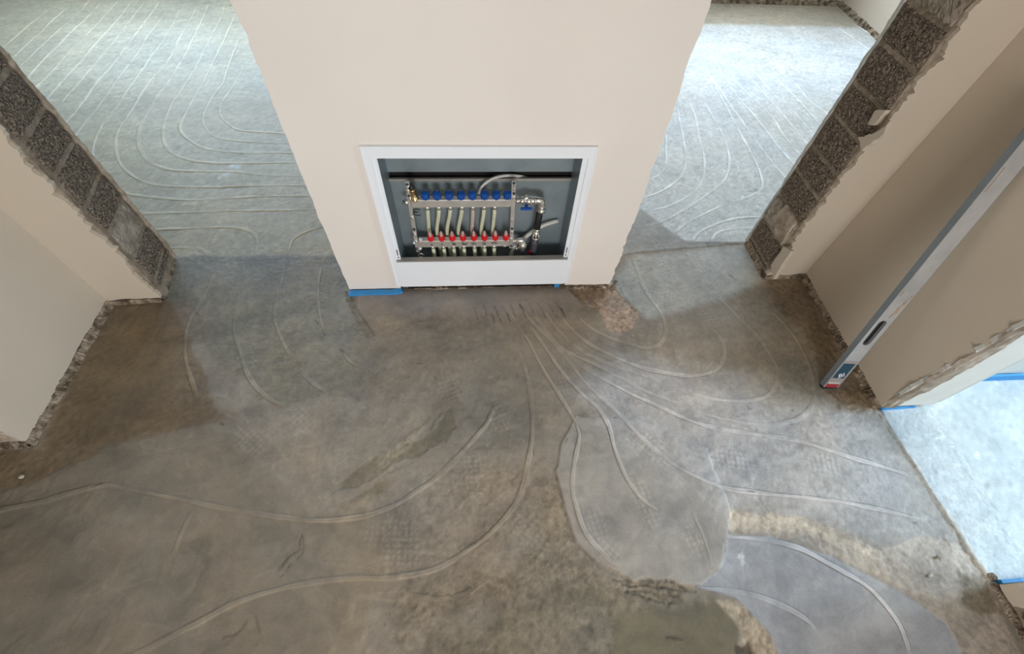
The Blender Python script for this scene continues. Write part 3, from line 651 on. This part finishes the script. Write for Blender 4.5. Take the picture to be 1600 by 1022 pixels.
# chipped lumps at the right foot of the pier
for k, (a, b, r) in enumerate([(951,444,.012),(958,449,.010),(944,449,.008),(962,440,.007)]):
    p = fl(a, b, .006); bm = bmesh.new(); bmesh.ops.create_icosphere(bm, subdivisions=2, radius=r)
    rs = random.Random(k)
    for v in bm.verts: v.co = Vector((v.co.x*1.4, v.co.y, v.co.z*.6))*rs.uniform(.8, 1.15)
    o = frombm('plaster_crumb', bm, 'plaster' if k % 2 == 0 else 'rubble'); o.location = (p.x, p.y, .007)
    tag(o, ['largest pale plaster crumb at the right foot of the pier', 'brown crumb in front of the right pier corner', 'small pale crumb left of the pier corner', 'tiny brown crumb behind the right pier corner'][k], 'crumb')

# --- lintels, outer walls, ceiling
ln = bmesh.new()
add_box(ln, -1.56, -.64, 1.41, 1.66, 2.12, CZ); add_box(ln, .66, 1.50, 1.44, 1.70, 2.12, CZ)
add_box(ln, 1.74, 1.96, .01, .72, 2.12, CZ); add_box(ln, -1.99, -1.76, -.3, .715, 2.12, CZ)
struct(frombm('trim_lintels', ln, 'plaster'))
struct(prism('wall_near_left', [(-1.755,-.30),(-1.99,-.30),(-1.99,-3.1),(-1.755,-3.1)], -.05, CZ, 'plaster'))
def wall_win(name, bm_args, m='plaster'):
    bm = bmesh.new()
    for a in bm_args: add_box(bm, *a)
    return struct(frombm(name, bm, m))
# far wall with two windows (left room, right room)
def pierced(axis, c0, c1, a0, a1, wins, z0, z1):
    boxes = []; cur = a0
    for (w0, w1, s0, s1) in wins:
        boxes.append((cur, w0, z0, z1)); boxes.append((w0, w1, z0, s0)); boxes.append((w0, w1, s1, z1)); cur = w1
    boxes.append((cur, a1, z0, z1))
    return [((b[0], b[1], c0, c1, b[2], b[3]) if axis == 'y' else (c0, c1, b[0], b[1], b[2], b[3])) for b in boxes]
FWIN = [(-3.65, -.95, .85, 2.25), (1.05, 3.42, .92, 2.25)]
wall_win('wall_far', pierced('y', 5.02, 5.32, -5.3, 4.0, FWIN, -.05, CZ))
wall_win('wall_far_right', [(3.70, 3.95, 1.73, 5.02, -.05, CZ)], 'plaster')
wall_win('wall_far_left', [(-5.3, -5.0, -3.1, 5.02, -.05, CZ)])
wall_win('wall_front_right', pierced('x', 4.6, 4.85, -3.1, .84, [(-.75, 1.75-.92, .8, 2.3)], -.05, CZ))
wall_win('wall_behind', pierced('y', -3.1, -2.85, -5.3, 4.85, [(-.7, .9, 1.0, 2.25)], -.05, CZ))
prism_ = struct(prism('wall_front_divider', [(3.8,.84),(4.85,.84),(4.85,1.0),(3.8,1.0)], -.05, CZ, 'plaster_white'))
struct(box('ceiling', -5.3, 4.85, -3.1, 5.32, CZ, CZ+.12, 'ceiling'))
def window(n, x0, x1, y0, y1, z0, z1, axis):
    bm = bmesh.new(); t = .06
    if axis == 'y':
        add_box(bm, x0, x1, y0, y1, z0, z0+t); add_box(bm, x0, x1, y0, y1, z1-t, z1)
        for a in (x0, (x0+x1)/2-t/2, x1-t): add_box(bm, a, a+t, y0, y1, z0+t, z1-t)
    else:
        add_box(bm, x0, x1, y0, y1, z0, z0+t); add_box(bm, x0, x1, y0, y1, z1-t, z1)
        for a in (y0, (y0+y1)/2-t/2, y1-t): add_box(bm, x0, x1, a, a+t, z0+t, z1-t)
    o = struct(frombm('window_%d' % n, bm, 'white'))
    if axis == 'y': box('pane', x0+t*.5, x1-t*.5, (y0+y1)/2-.004, (y0+y1)/2+.004, z0+t*.5, z1-t*.5, 'glass', o)
    else: box('pane', (x0+x1)/2-.004, (x0+x1)/2+.004, y0+t*.5, y1-t*.5, z0+t*.5, z1-t*.5, 'glass', o)
window(1, -3.65, -.95, 5.10, 5.15, .85, 2.25, 'y'); window(2, 1.05, 3.42, 5.10, 5.15, .92, 2.25, 'y')
window(3, 4.66, 4.71, -.75, .83, .8, 2.3, 'x'); window(4, -.7, .9, -3.02, -2.97, 1.0, 2.25, 'y')
# rough feet of the far walls
wf = bpy.data.objects['wall_far']; wfr = bpy.data.objects['wall_far_right']
foot((3.70, 5.02), (1.2, 5.02), (0,-1), .03, .04, wf, 90); foot((3.70, 5.02), (3.70, 3.3), (-1,0), .035, .04, wfr, 91)

# ------------------------------------------------------------------ blue edge strips
def strip(pts, th, z0, z1, label, name='edge_strip', seed=1, grp=None):
    """thin foam strip standing on edge: plan polyline, thickness along its left normal"""
    rs = random.Random(seed); P = cr([p for p in pts], .02); bm = bmesh.new(); rows = []
    for i, p in enumerate(P):
        d = P[min(i+1, len(P)-1)]-P[max(i-1, 0)]; d = d/np.linalg.norm(d); n = np.array([-d[1], d[0]])
        zt = z1+rs.uniform(-.0012, .0012); q = p+n*th
        rows.append([bm.verts.new((p[0], p[1], z0)), bm.verts.new((p[0], p[1], zt)), bm.verts.new((q[0], q[1], zt)), bm.verts.new((q[0], q[1], z0))])
    for a, b in zip(rows[:-1], rows[1:]):
        for k in range(4): bm.faces.new((a[k], b[k], b[(k+1)%4], a[(k+1)%4]))
    bm.faces.new(rows[0]); bm.faces.new(rows[-1][::-1])
    return tag(frombm(name, bm, 'foam'), label, 'foam strip')
strip([(-.645,1.392),(-.50,1.393),(-.42,1.394),(-.385,1.402)], .024, -.004, .019, 'blue foam edge strip under the left foot of the cream pier', seed=1)
strip([(.372,1.422),(.398,1.424)], .010, -.004, .040, 'short blue foam tab under the right end of the white cabinet', seed=2)
strip([(1.735,.692),(1.80,.694),(1.895,.698)], .008, -.004, .012, 'blue foam strip end at the hall doorway corner below the leaning level', seed=3)
strip([(1.99,.812),(2.4,.814),(3.79,.815)], .012, -.004, .050, 'long blue foam strip at the foot of the wall in the bright side room', seed=4)
strip([(1.80,.028),(2.0,.030),(2.6,.030)], .012, -.004, .028, 'blue foam strip at the near jamb of the bright side room', seed=5)

# ------------------------------------------------------------------ manifold cabinet
Yf = 1.414                                            # front face of the white frame
cab = thing('manifold_cabinet', 'white framed recessed metal cabinet with a grey galvanised inside, set low in the pier', 'cabinet', (0, Yf, .04))
def C(o): o.location = o.location - Vector((0, Yf, .04)) if False else o.location; return o
cab.location = (0, 0, 0)
def q(px, py, Y=Yf): v = py_(px, py, Y); return (v.x, v.z)
fo = [q(622, 446), q(886, 440), q(934, 230), q(563, 231)]
fi = [q(619.5, 411), q(888.5, 401), q(918.5, 246.5), q(581, 249)]
ox0, ox1, oz0, oz1 = fo[0][0]-.002, fo[1][0]+.001, .042, (fo[2][1]+fo[3][1])/2
ix0, ix1, iz0, iz1 = (fi[0][0]+fi[3][0])/2, (fi[1][0]+fi[2][0])/2, (fi[0][1]+fi[1][1])/2, (fi[2][1]+fi[3][1])/2
slab('frame', [(ox0, oz0), (ox1, oz0), (ox1, oz1), (ox0, oz1)], [[(ix0, iz0), (ix1, iz0), (ix1, iz1), (ix0, iz1)]], (0, Yf, 0), (1, 0, 0), (0, 0, 1), (0, -1, 0), .008, 'white', cab)
bm = bmesh.new()                                      # thin raised bead round the frame
for a in ((ox0-.004, ox0+.003, Yf-.003, Yf+.006, oz0, oz1-.0045), (ox1-.003, ox1+.004, Yf-.003, Yf+.006, oz0, oz1-.0045), (ox0-.004, ox1+.004, Yf-.003, Yf+.006, oz1-.004, oz1+.004)): add_box(bm, *a)
frombm('bead', bm, 'white', cab)
box('apron', ix0-.002, ix1+.002, Yf-.006, Yf+.001, oz0+.004, iz0-.004, 'white', cab, .001)
box('lower_lip', ix0, ix1, Yf-.004, Yf+.020, iz0-.004, iz0+.003, 'lip', cab)
for s, xa in ((1, ix0), (-1, ix1)):
    ch = box('side_channel', min(xa, xa+s*.019), max(xa, xa+s*.019), Yf+.008, Yf+.020, iz0+.003, iz1, 'white', cab)
    bm = bmesh.new()
    add_box(bm, min(xa+s*.008, xa+s*.012), max(xa+s*.008, xa+s*.012), Yf+.0055, Yf+.0085, iz0+.030, iz0+.065)
    lathe('', (xa+s*.010, Yf+.0085, iz0+.016), (0,-1,0), [(0,.004),(.003,.003)], None, seg=10, bm=bm)
    frombm('slot_and_screw', bm, 'darkgrey', ch)
    box('side_panel', min(xa+s*.018, xa+s*.020), max(xa+s*.018, xa+s*.020), Yf+.010, 1.545, .02, iz1+.006, 'galv', cab)
Yb = 1.538
s0 = py_(745, 268.5, Yb).z; s1 = py_(745, 277, Yb).z
bx0, bx1 = ix0+.02, ix1-.02
box('back_panel', bx0, bx1, Yb, Yb+.002, s0, iz1+.006, 'galv', cab)
box('back_panel', bx0, bx1, Yb, Yb+.002, .02, s1-.010, 'galv', cab)
box('slot_lip', bx0, bx1, Yb-.010, Yb+.001, s1-.012, s1, 'lip', cab)
box('slot_back', bx0, bx1, 1.556, 1.558, s1-.02, s0+.02, 'void', cab)  # near-black sheet painted in for the shade behind the slot
box('top_panel', bx0, bx1, Yf+.010, 1.545, iz1+.006, iz1+.008, 'galv', cab)
box('bottom_panel', bx0, bx1, Yf+.012, 1.545, .012, .016, 'void', cab)  # near-black sheet painted for the dark rubble and shade of the open bottom

# ------------------------------------------------------------------ heating manifold
mf = thing('heating_manifold', 'stainless underfloor heating manifold with blue caps above and red flow meters below', 'manifold')
Ym = 1.474
def bar(px0, px1, pyt, pyb, Yfr, dep=.030):
    a = py_(px0, pyt, Yfr); b = py_(px1, pyt, Yfr); c_ = py_((px0+px1)/2, pyb, Yfr); m_ = py_((px0+px1)/2, pyt, Yfr)
    return a.x, b.x, c_.z, m_.z, Yfr, Yfr+dep
ux0, ux1, uz0, uz1, uy0, uy1 = bar(641, 799, 313, 325, Ym-.016)
lx0, lx1, lz0, lz1, ly0, ly1 = bar(653, 797, 376.5, 386.5, Ym-.016)
b1 = box('upper_bar', ux0, ux1, uy0, uy1, uz0, uz1, 'steel', mf, .004); b1['label'] = 'return bar under the blue caps'
b2 = box('lower_bar', lx0, lx1, ly0, ly1, lz0, lz1, 'steel', mf, .004); b2['label'] = 'supply bar under the red flow meters, with marker notes'
capx = [py_(x/4+550, 312, Ym).x for x in (463, 535, 609, 683, 753, 829, 901, 970)]
for i, x in enumerate(capx):
    cp = lathe('cap', (x, Ym-.001, uz1-.002), (0, -.25, 1), [(0,.011),(.006,.012),(.008,.0165),(.012,.0175),(.028,.0172),(.034,.0155),(.037,.010),(.038,.003)], 'blue', mf, seg=24, ribs=1, ribamp=-.035)
    lathe('collar', (x, Ym-.001, uz1-.004), (0, 0, 1), [(0,.012),(.008,.012)], 'nickel', cp, seg=8)
redx = [py_(x/4+550, 375, Ym).x for x in (495, 563, 629, 695, 763, 828, 895, 960)]
for i, x in enumerate(redx):
    fm = lathe('flow_meter', (x, Ym-.003, lz1-.002), (0, -.12, 1), [(0,.011),(.004,.0145),(.018,.0155),(.024,.0145),(.027,.010)], 'red', mf, seg=20, ribs=1, ribamp=-.03)
    lathe('sight_tube', (x, Ym-.006, lz1+.023), (0, -.12, 1), [(0,.0085),(.006,.0085),(.018,.0070),(.026,.0055),(.030,.002)], 'tip', fm, seg=14)
# nuts under both bars
utop = [468.5, 0]
upx_t = [668, 686, 704, 722, 739, 756.5, 773]; upx_b = [671.5, 683.5, 699, 716.5, 738, 752, 770]
lpx = [677, 693.5, 709, 725, 741.5, 757, 772]
for x in upx_t:
    X = py_(x, 327, Ym).x; lathe('nut', (X, Ym, uz0+.002), (0,0,-1), [(0,.008),(.004,.012),(.014,.012),(.020,.0105)], 'nickel', mf, seg=8)
for x in lpx:
    X = py_(x, 389, Ym).x; lathe('nut', (X, Ym, lz0+.002), (0,0,-1), [(0,.008),(.003,.0125),(.013,.0125),(.018,.0105)], 'nickel', mf, seg=8)
X = py_(790, 327, Ym).x; lathe('plug', (X, Ym, uz0+.002), (0,0,-1), [(0,.012),(.007,.011)], 'brass', mf, seg=12)
X = py_(788.5, 388, Ym).x; lathe('plug', (X, Ym, lz0+.002), (0,0,-1), [(0,.013),(.010,.012)], 'nickel', mf, seg=12)
# brackets
def bracket(xt, yt, xm, ym, xb, yb, YY):
    bm = bmesh.new(); P = [py_(xt, yt, YY), py_(xm, ym, YY), py_(xb, yb, YY)]
    for a, b in zip(P[:-1], P[1:]):
        d = (b-a); n = 1
        vs = []
        for (sx, sy) in ((-1,0),(1,0),(1,1),(-1,1)):
            vs.append((bm.verts.new(a+Vector((sx*.008, sy*.004, 0))), bm.verts.new(b+Vector((sx*.008, sy*.004, 0)))))
        for k in range(4): bm.faces.new((vs[k][0], vs[(k+1)%4][0], vs[(k+1)%4][1], vs[k][1]))
        bm.faces.new([v[0] for v in vs]); bm.faces.new([v[1] for v in vs][::-1])
    o = frombm('bracket', bm, 'steel', mf)
    return o
br1 = bracket(636, 284, 640, 315, 653, 394, 1.462); br2 = bracket(803, 283, 802, 315, 798.5, 388, 1.462)
for brk, pts in ((br1, [(636,288),(637,294),(638,300),(639,306),(640,311),(644,341),(647,358),(648,366),(650,378),(651,388)]), (br2, [(803,286),(803,291),(803,296),(803,302),(803,310),(801,345),(800,357),(800,363),(799,374),(799,384)])):
    for k, (a, b) in enumerate(pts):
        p = py_(a, b, 1.462); lathe('bolt', p+Vector((0,.002,0)), (0,-1,0), [(0,.0065),(.005,.0065),(.006,.004),(.010,.004)], 'nickel' if k % 3 else 'darkgrey', brk, seg=6)
# end plugs
p = py_(637, 316, Ym); lathe('end_plug', (p.x-.004, Ym, (uz0+uz1)/2), (-1,0,0), [(-.012,.012),(0,.013),(.006,.013),(.007,.008),(.016,.008)], 'nickel', mf, seg=8)
p = py_(647, 380, Ym); lathe('end_plug', (p.x+.002, Ym, (lz0+lz1)/2), (-1,0,0), [(-.012,.012),(0,.013),(.006,.013),(.007,.008),(.012,.008)], 'nickel', mf, seg=8)
# brass air vent, white vent cap, drain tap with ring
X = py_(647, 312, Ym).x; av = lathe('air_vent', (X+.006, Ym-.006, uz1-.002), (-.08,-.1,1), [(0,.015),(.005,.0155),(.007,.0115),(.050,.012),(.052,.013),(.058,.013)], 'brass', mf, seg=14)
lathe('vent_head', (X+.0016, Ym-.0115, uz1+.055), (-.06,-.1,1), [(0,.0125),(.008,.0125),(.012,.007),(.024,.005)], 'black', av, seg=12)
X = py_(657.5, 376, Ym).x; lathe('vent_cap', (X, Ym-.002, lz1-.001), (0,-.1,1), [(0,.007),(.002,.0085),(.007,.0085),(.009,.005)], 'whiteprint', mf, seg=10)
p = py_(658, 398, Ym-.01); dt = lathe('drain_tap', (p.x, Ym, lz0+.001), (0,-.2,-1), [(0,.007),(.01,.007),(.012,.010),(.022,.010),(.026,.006)], 'nickel', mf, seg=10)
tube('ring', [p+Vector((.012*math.cos(a), -.004, .012*math.sin(a))) for a in np.linspace(0, 5.2, 16)], .0028, 'nickel', dt, 8)
# black cable clip under the upper bar, left
bm = bmesh.new()
for k, (cx_, cy_, r_) in enumerate(((651, 329, .011), (652, 334, .013))):
    p = py_(cx_, cy_, Ym-.018); tube('', [p+Vector((r_*1.3*math.cos(a), 0, r_*.7*math.sin(a))) for a in np.linspace(.2+k, 4.6+k, 12)], .0022, None, None, 6, bm=bm)
frombm('cable_clip', bm, 'black', mf)
# right upper: nipple, union, ball valve with blue butterfly handle, elbow, sleeve
uzc = (uz0+uz1)/2+.004
def X_(px, py=318): return py_(px, py, Ym).x
bv = lathe('ball_valve', (X_(804), Ym, uzc), (1,0,0), [(0,.009),(.006,.009),(.007,.014),(.016,.014),(.017,.010),(.021,.010),(.022,.017),(.040,.018),(.041,.013),(.046,.013),(.050,.0185),(.068,.0185),(.072,.014),(.074,.015),(.086,.015)], 'nickel', mf, seg=12); bv['label'] = 'nickel ball valve with a blue butterfly handle'
xh = X_(822); 
hb = bmesh.new(); add_box(hb, xh-.026, xh+.024, Ym-.034, Ym-.026, uzc-.026, uzc-.010, .003); lathe('', (xh, Ym-.010, uzc-.014), (0,-1,-.3), [(0,.007),(.022,.007),(.026,.005)], None, seg=10, bm=hb)
frombm('handle', hb, 'blue', bv)
lathe('valve_stem', (xh, Ym, uzc), (0,.1,1), [(0,.012),(.020,.011),(.024,.006)], 'nickel', bv, seg=10)
xe = X_(845); eb = bmesh.new()
tube('', cr([(xe-.022, Ym, uzc), (xe-.006, Ym, uzc), (xe+.003, Ym, uzc-.006), (xe+.006, Ym, uzc-.030)], .004), .014, None, None, 14, bm=eb)
lathe('', (xe-.018, Ym, uzc), (-1,0,0), [(0,.017),(.012,.017)], None, seg=12, bm=eb); lathe('', (xe+.006, Ym, uzc-.026), (0,0,-1), [(0,.018),(.010,.018),(.011,.015),(.018,.015),(.019,.0185),(.034,.0185),(.036,.014)], None, seg=8, bm=eb)
frombm('elbow', eb, 'nickel', mf)
sz0 = py_(842, 334, Ym).z; sz1 = py_(840, 357, Ym).z; xs0 = py_(843, 334, Ym).x; xs1 = py_(839, 357, Ym).x
sl = lathe('sleeve', (xs0, Ym, sz0+.008), ((xs1-xs0), 0, sz1-sz0), [(0,.013),(.002,.0145),(sz0-sz1+.006,.0150),(sz0-sz1+.008,.013)], 'black', mf, seg=14); sl['label'] = 'black rubber sleeve below the elbow'
un = lathe('union', (xs1, Ym, sz1+.004), (-.04,0,-1), [(0,.013),(.004,.017),(.012,.017),(.014,.013),(.018,.013),(.020,.018),(.036,.018),(.040,.014)], 'nickel', mf, seg=8)
p = py_(837, 372, Ym-.018); hb = bmesh.new(); tube('', [p+Vector((.014*math.sin(a), -.002, -.016*math.cos(a)+.008)) for a in np.linspace(-2.2, 2.2, 14)], .0035, None, None, 8, bm=hb)
add_box(hb, p.x-.003, p.x+.003, p.y-.004, p.y+.012, p.z-.010, p.z+.012); frombm('wing_handle', hb, 'nickel', un)
dz = py_(836, 379, Ym).z; dp = tube('pipe_stub', [(xs1-.003, Ym, dz+.03), (xs1-.004, Ym, dz), (xs1-.004, Ym, .02)], .0165, 'darkgrey', mf, 14); dp['label'] = 'dark grey riser pipe'
# right lower: connector and valve with dark red handle
lzc = (lz0+lz1)/2+.004; XL = lambda px: py_(px, 378, Ym).x
lv = lathe('ball_valve', (XL(799), Ym, lzc), (1,0,0), [(0,.009),(.006,.009),(.007,.015),(.013,.015),(.014,.010),(.018,.010),(.019,.012),(.052,.012),(.060,.010)], 'nickel', mf, seg=12); lv['label'] = 'lower nickel valve with a dark red handle'
xv = XL(817); lb = bmesh.new(); lathe('', (xv, Ym-.002, lzc+.002), (0,0,-1), [(0,.013),(.010,.013),(.012,.019),(.026,.022),(.042,.019),(.047,.014),(.060,.014)], None, seg=12, bm=lb)
lathe('', (xv-.014, Ym-.006, lzc-.040), (-1,-.2,-.2), [(0,.006),(.014,.006),(.015,.008),(.019,.008)], None, seg=8, bm=lb); frombm('valve_body', lb, 'nickel', lv)
p = py_(829, 394, Ym-.004); hb = bmesh.new(); add_box(hb, p.x-.010, p.x+.010, p.y-.008, p.y+.010, p.z-.012, p.z+.014, .004); frombm('handle', hb, 'darkred', lv)
# marker notes on the lower bar
def text(body, size, mtx, m, parent, name='marker_note', ext=.0003):
    cu = bpy.data.curves.new('t', 'FONT'); cu.body = body; cu.size = size; cu.extrude = ext; cu.align_x = 'CENTER'; cu.offset = size*.02
    ob = bpy.data.objects.new('t', cu); COL.objects.link(ob); dg = bpy.context.evaluated_depsgraph_get()
    me = bpy.data.meshes.new_from_object(ob.evaluated_get(dg)); bpy.data.objects.remove(ob); me.transform(mtx)
    return link(name, me, m, parent)
for body, px, py in (('w', 674.5, 383), ('v', 691, 382.5), ('Ba', 709.5, 382), ('Bad', 726, 381.8), ('Du', 740.5, 381.5), ('La', 756.5, 381.2), ('Wo', 772, 380.5)):
    p = py_(px, py+.4, ly0); mt_ = Matrix.Translation((p.x, ly0-.0008, p.z)) @ Matrix.Rotation(math.pi/2, 4, 'X')
    text(body, .017, mt_, 'ink', mf)

# ------------------------------------------------------------------ heating pipes
ordn = ['first', 'second', 'third', 'fourth', 'fifth', 'sixth', 'seventh']
for i in range(7):
    a = py_(upx_t[i], 327, Ym); yb_ = 1.508; b = py_(upx_b[i], 366, yb_)
    zt = uz0-.012
    pts = cr([(a.x, Ym, zt), (a.x+(b.x-a.x)*.25, Ym+.006, zt-.05), (a.x+(b.x-a.x)*.65, Ym+.022, (zt+b.z)/2-.01), (b.x, yb_, b.z), (b.x+.010, yb_+.004, .11), (b.x+.016, yb_, .019)], .02)
    o = tube('heating_pipe', pts, .0088, 'pipe_pink' if i == 4 else 'pipe', None, 10)
    tag(o, ('pinkish' if i == 4 else 'milky green')+' heating pipe hanging from the upper bar, %s from the left' % ordn[i], 'pipe', 'pipes from the upper manifold bar')
for i in range(7):
    a = py_(lpx[i], 389, Ym)
    o = tube('heating_pipe', cr([(a.x, Ym, lz0-.012), (a.x+.001, Ym, lz0-.05), (a.x+.003, Ym-.004, .017)], .02), .0088, 'pipe', None, 10)
    tag(o, 'milky heating pipe running from the lower bar into the floor, %s from the left' % ordn[i], 'pipe', 'pipes from the lower manifold bar')
Yc = 1.492
pts = cr([py_(748, 304, 1.505), py_(752, 293, 1.50), py_(760, 285, 1.505), py_(770, 279, 1.515), py_(782, 275.5, 1.525), py_(798, 274, 1.533), py_(812, 275, 1.545), py_(822, 277, 1.554)], .01)
tag(tube('conduit', pts, .0058, 'grey_tube', None, 10), 'thin grey conduit arching from the blue caps into the dark slot', 'conduit')
pts = cr([py_(872, 345, 1.526), py_(862, 347.5, 1.522), py_(848, 352.5, 1.515), py_(838, 358, 1.510), py_(828, 365, 1.508), py_(818, 372.5, 1.508), py_(808, 379, 1.506), py_(802, 389, 1.500), py_(798, 400, 1.494), Vector((py_(797, 402, 1.49).x, 1.49, .02))], .01)
tag(tube('conduit', pts, .0095, 'grey_tube', None, 12), 'thicker grey conduit curving down behind the black sleeve', 'conduit')

# ------------------------------------------------------------------ spirit level leaning in the corner
F0 = Vector((1.519, .809, .004)); ax = Vector((.125, .315, 1.01)).normalized()
wv = Vector((1, 0, 0)); wv = (wv-ax*wv.dot(ax)).normalized(); nv = wv.cross(ax).normalized()       # nv points to the camera side (-y)
if nv.y > 0: nv = -nv
LV = thing('spirit_level', 'long dusty aluminium spirit level leaning on the right wall', 'spirit level')
Wd, Th, Ln = .072, .024, 1.16
def along(px, py):                                    # where a pixel meets the wide face
    r = Vector(ray(px, py)); o = Vector((0, 0, H)); t = (F0-o).dot(nv)/r.dot(nv); p = o+r*t-F0; return p.dot(ax), p.dot(wv)
t0, _ = along(1344, 538); t1, _ = along(1379, 502)
def stad(u0, u1, c, r, n=7):
    o = []
    for k in range(n+1): a = math.pi+math.pi*k/n; o.append((c+r*math.cos(a), u0+r+r*math.sin(a)))
    for k in range(n+1): a = math.pi*k/n; o.append((c+r*math.cos(a), u1-r+r*math.sin(a)))
    return o
t2 = t1+.36
bd = slab('profile', [(0, .006), (Wd, .006), (Wd, Ln-.006), (0, Ln-.006)], [stad(t0, t1, Wd*.45, .014)], F0-nv*0, wv, ax, nv, Th, 'alu', LV)
def lbox(name, u0, u1, v0, v1, d0, d1, m, parent):
    bm = bmesh.new(); vs = [bm.verts.new(F0+wv*u+ax*v+nv*d) for u in (u0, u1) for v in (v0, v1) for d in (d0, d1)]
    for f in ((0,1,3,2),(4,6,7,5),(0,4,5,1),(2,3,7,6),(0,2,6,4),(1,5,7,3)): bm.faces.new([vs[i] for i in f])
    return frombm(name, bm, m, parent)
lbox('edge_rail', -.002, .0005, .006, Ln-.006, -Th, .0008, 'alu_side', LV); lbox('edge_rail', Wd-.0005, Wd+.001, .006, Ln-.006, -Th, .0004, 'alu_side', LV)
lbox('end_cap', -.003, Wd+.001, 0, .008, -Th-.001, .001, 'black', LV); lbox('end_cap', -.003, Wd+.001, Ln-.008, Ln, -Th-.001, .001, 'black', LV)
e0 = slab('slot_rim', stad(t0-.003, t1+.003, Wd*.45, .017), [stad(t0, t1, Wd*.45, .014)], F0+nv*.0008, wv, ax, nv, .0012, 'darkgrey', LV)
lbox('slot_liner', Wd*.45-.013, Wd*.45+.013, t0+.002, t1-.002, -.009, -.007, 'void', LV)  # added near-black sheet, paints shade into the see-through slot
a0 = along(1300, 590)[0]; ta, tb, tc, td = .010, along(1300,601)[0], along(1305,590.5)[0], along(1325,568)[0]
lb_ = lbox('sticker', .004, Wd-.006, ta, td+.014, .0002, .0010, 'greyprint', LV)
lbox('red_band', .004, Wd-.006, ta, tb+.004, .0010, .0014, 'redprint', lb_)
lbox('teal_field', .006, Wd-.010, tc, td, .0010, .0014, 'teal', lb_)
base = Matrix((( wv.x, ax.x, nv.x, 0), (wv.y, ax.y, nv.y, 0), (wv.z, ax.z, nv.z, 0), (0, 0, 0, 1)))
if base.determinant() < 0: base = Matrix(((wv.x, ax.x, nv.x, 0), (wv.y, ax.y, nv.y, 0), (wv.z, ax.z, nv.z, 0), (0, 0, 0, 1)))
def ltext(body, size, u, v, rot=0):
    p = F0+wv*u+ax*v+nv*.0018
    text(body, size, Matrix.Translation(p) @ base @ Matrix.Rotation(rot, 4, 'Z'), 'whiteprint', lb_, 'lettering')
ltext('MASTER', .015, Wd*.48, tb+.007); ltext('BI', .034, Wd*.62, tc+.008, .5)
dm = []; t5, u5 = along(1382, 496); t6, u6 = along(1404, 470)
o_ = [(Wd*.55, t5), (Wd*.78, t5+.02), (Wd*.85, t5+.06), (Wd*.88, t6+.03), (Wd*.72, t6), (Wd*.60, t5+.05)]
out = []
for a, b in zip(o_, o_[1:]+o_[:1]): out += jag(a, b, .002, .006, 9)
slab('dried_mortar', out, [], F0+nv*.0016, wv, ax, nv, .0016, 'dried', LV)
for k, (x_, y_, l_) in enumerate(((1395, 462, .03), (1535, 300, .05), (1552, 275, .03))):
    v_, u_ = along(x_, y_); lbox('scratch', max(.01, min(u_, Wd-.02)), max(.01, min(u_, Wd-.02))+.003, v_, v_+l_, .0002, .0012, 'dried', LV)

# ------------------------------------------------------------------ loose bits on the floor
rs = random.Random(3)
for k, (a, b, r, m, lab) in enumerate([(33, 745, .008, 'stone', 'pale pebble lying on the brown screed by the left doorway'), (1466, 871, .006, 'rubble', 'dark crumb on the tan screed near the right doorway'),
        (1454, 899, .007, 'stone', 'pale chip on the tan screed near the right doorway'), (1550, 902, .016, 'rubble', 'brown mortar lump at the near right jamb')]):
    p = fl(a, b, .004); bm = bmesh.new(); bmesh.ops.create_icosphere(bm, subdivisions=2, radius=r)
    for v in bm.verts: v.co = Vector((v.co.x*1.3, v.co.y, v.co.z*.55))*rs.uniform(.85, 1.12)
    o = frombm('pebble', bm, m, None, True); o.location = (p.x, p.y, .004); tag(o, lab, 'pebble')
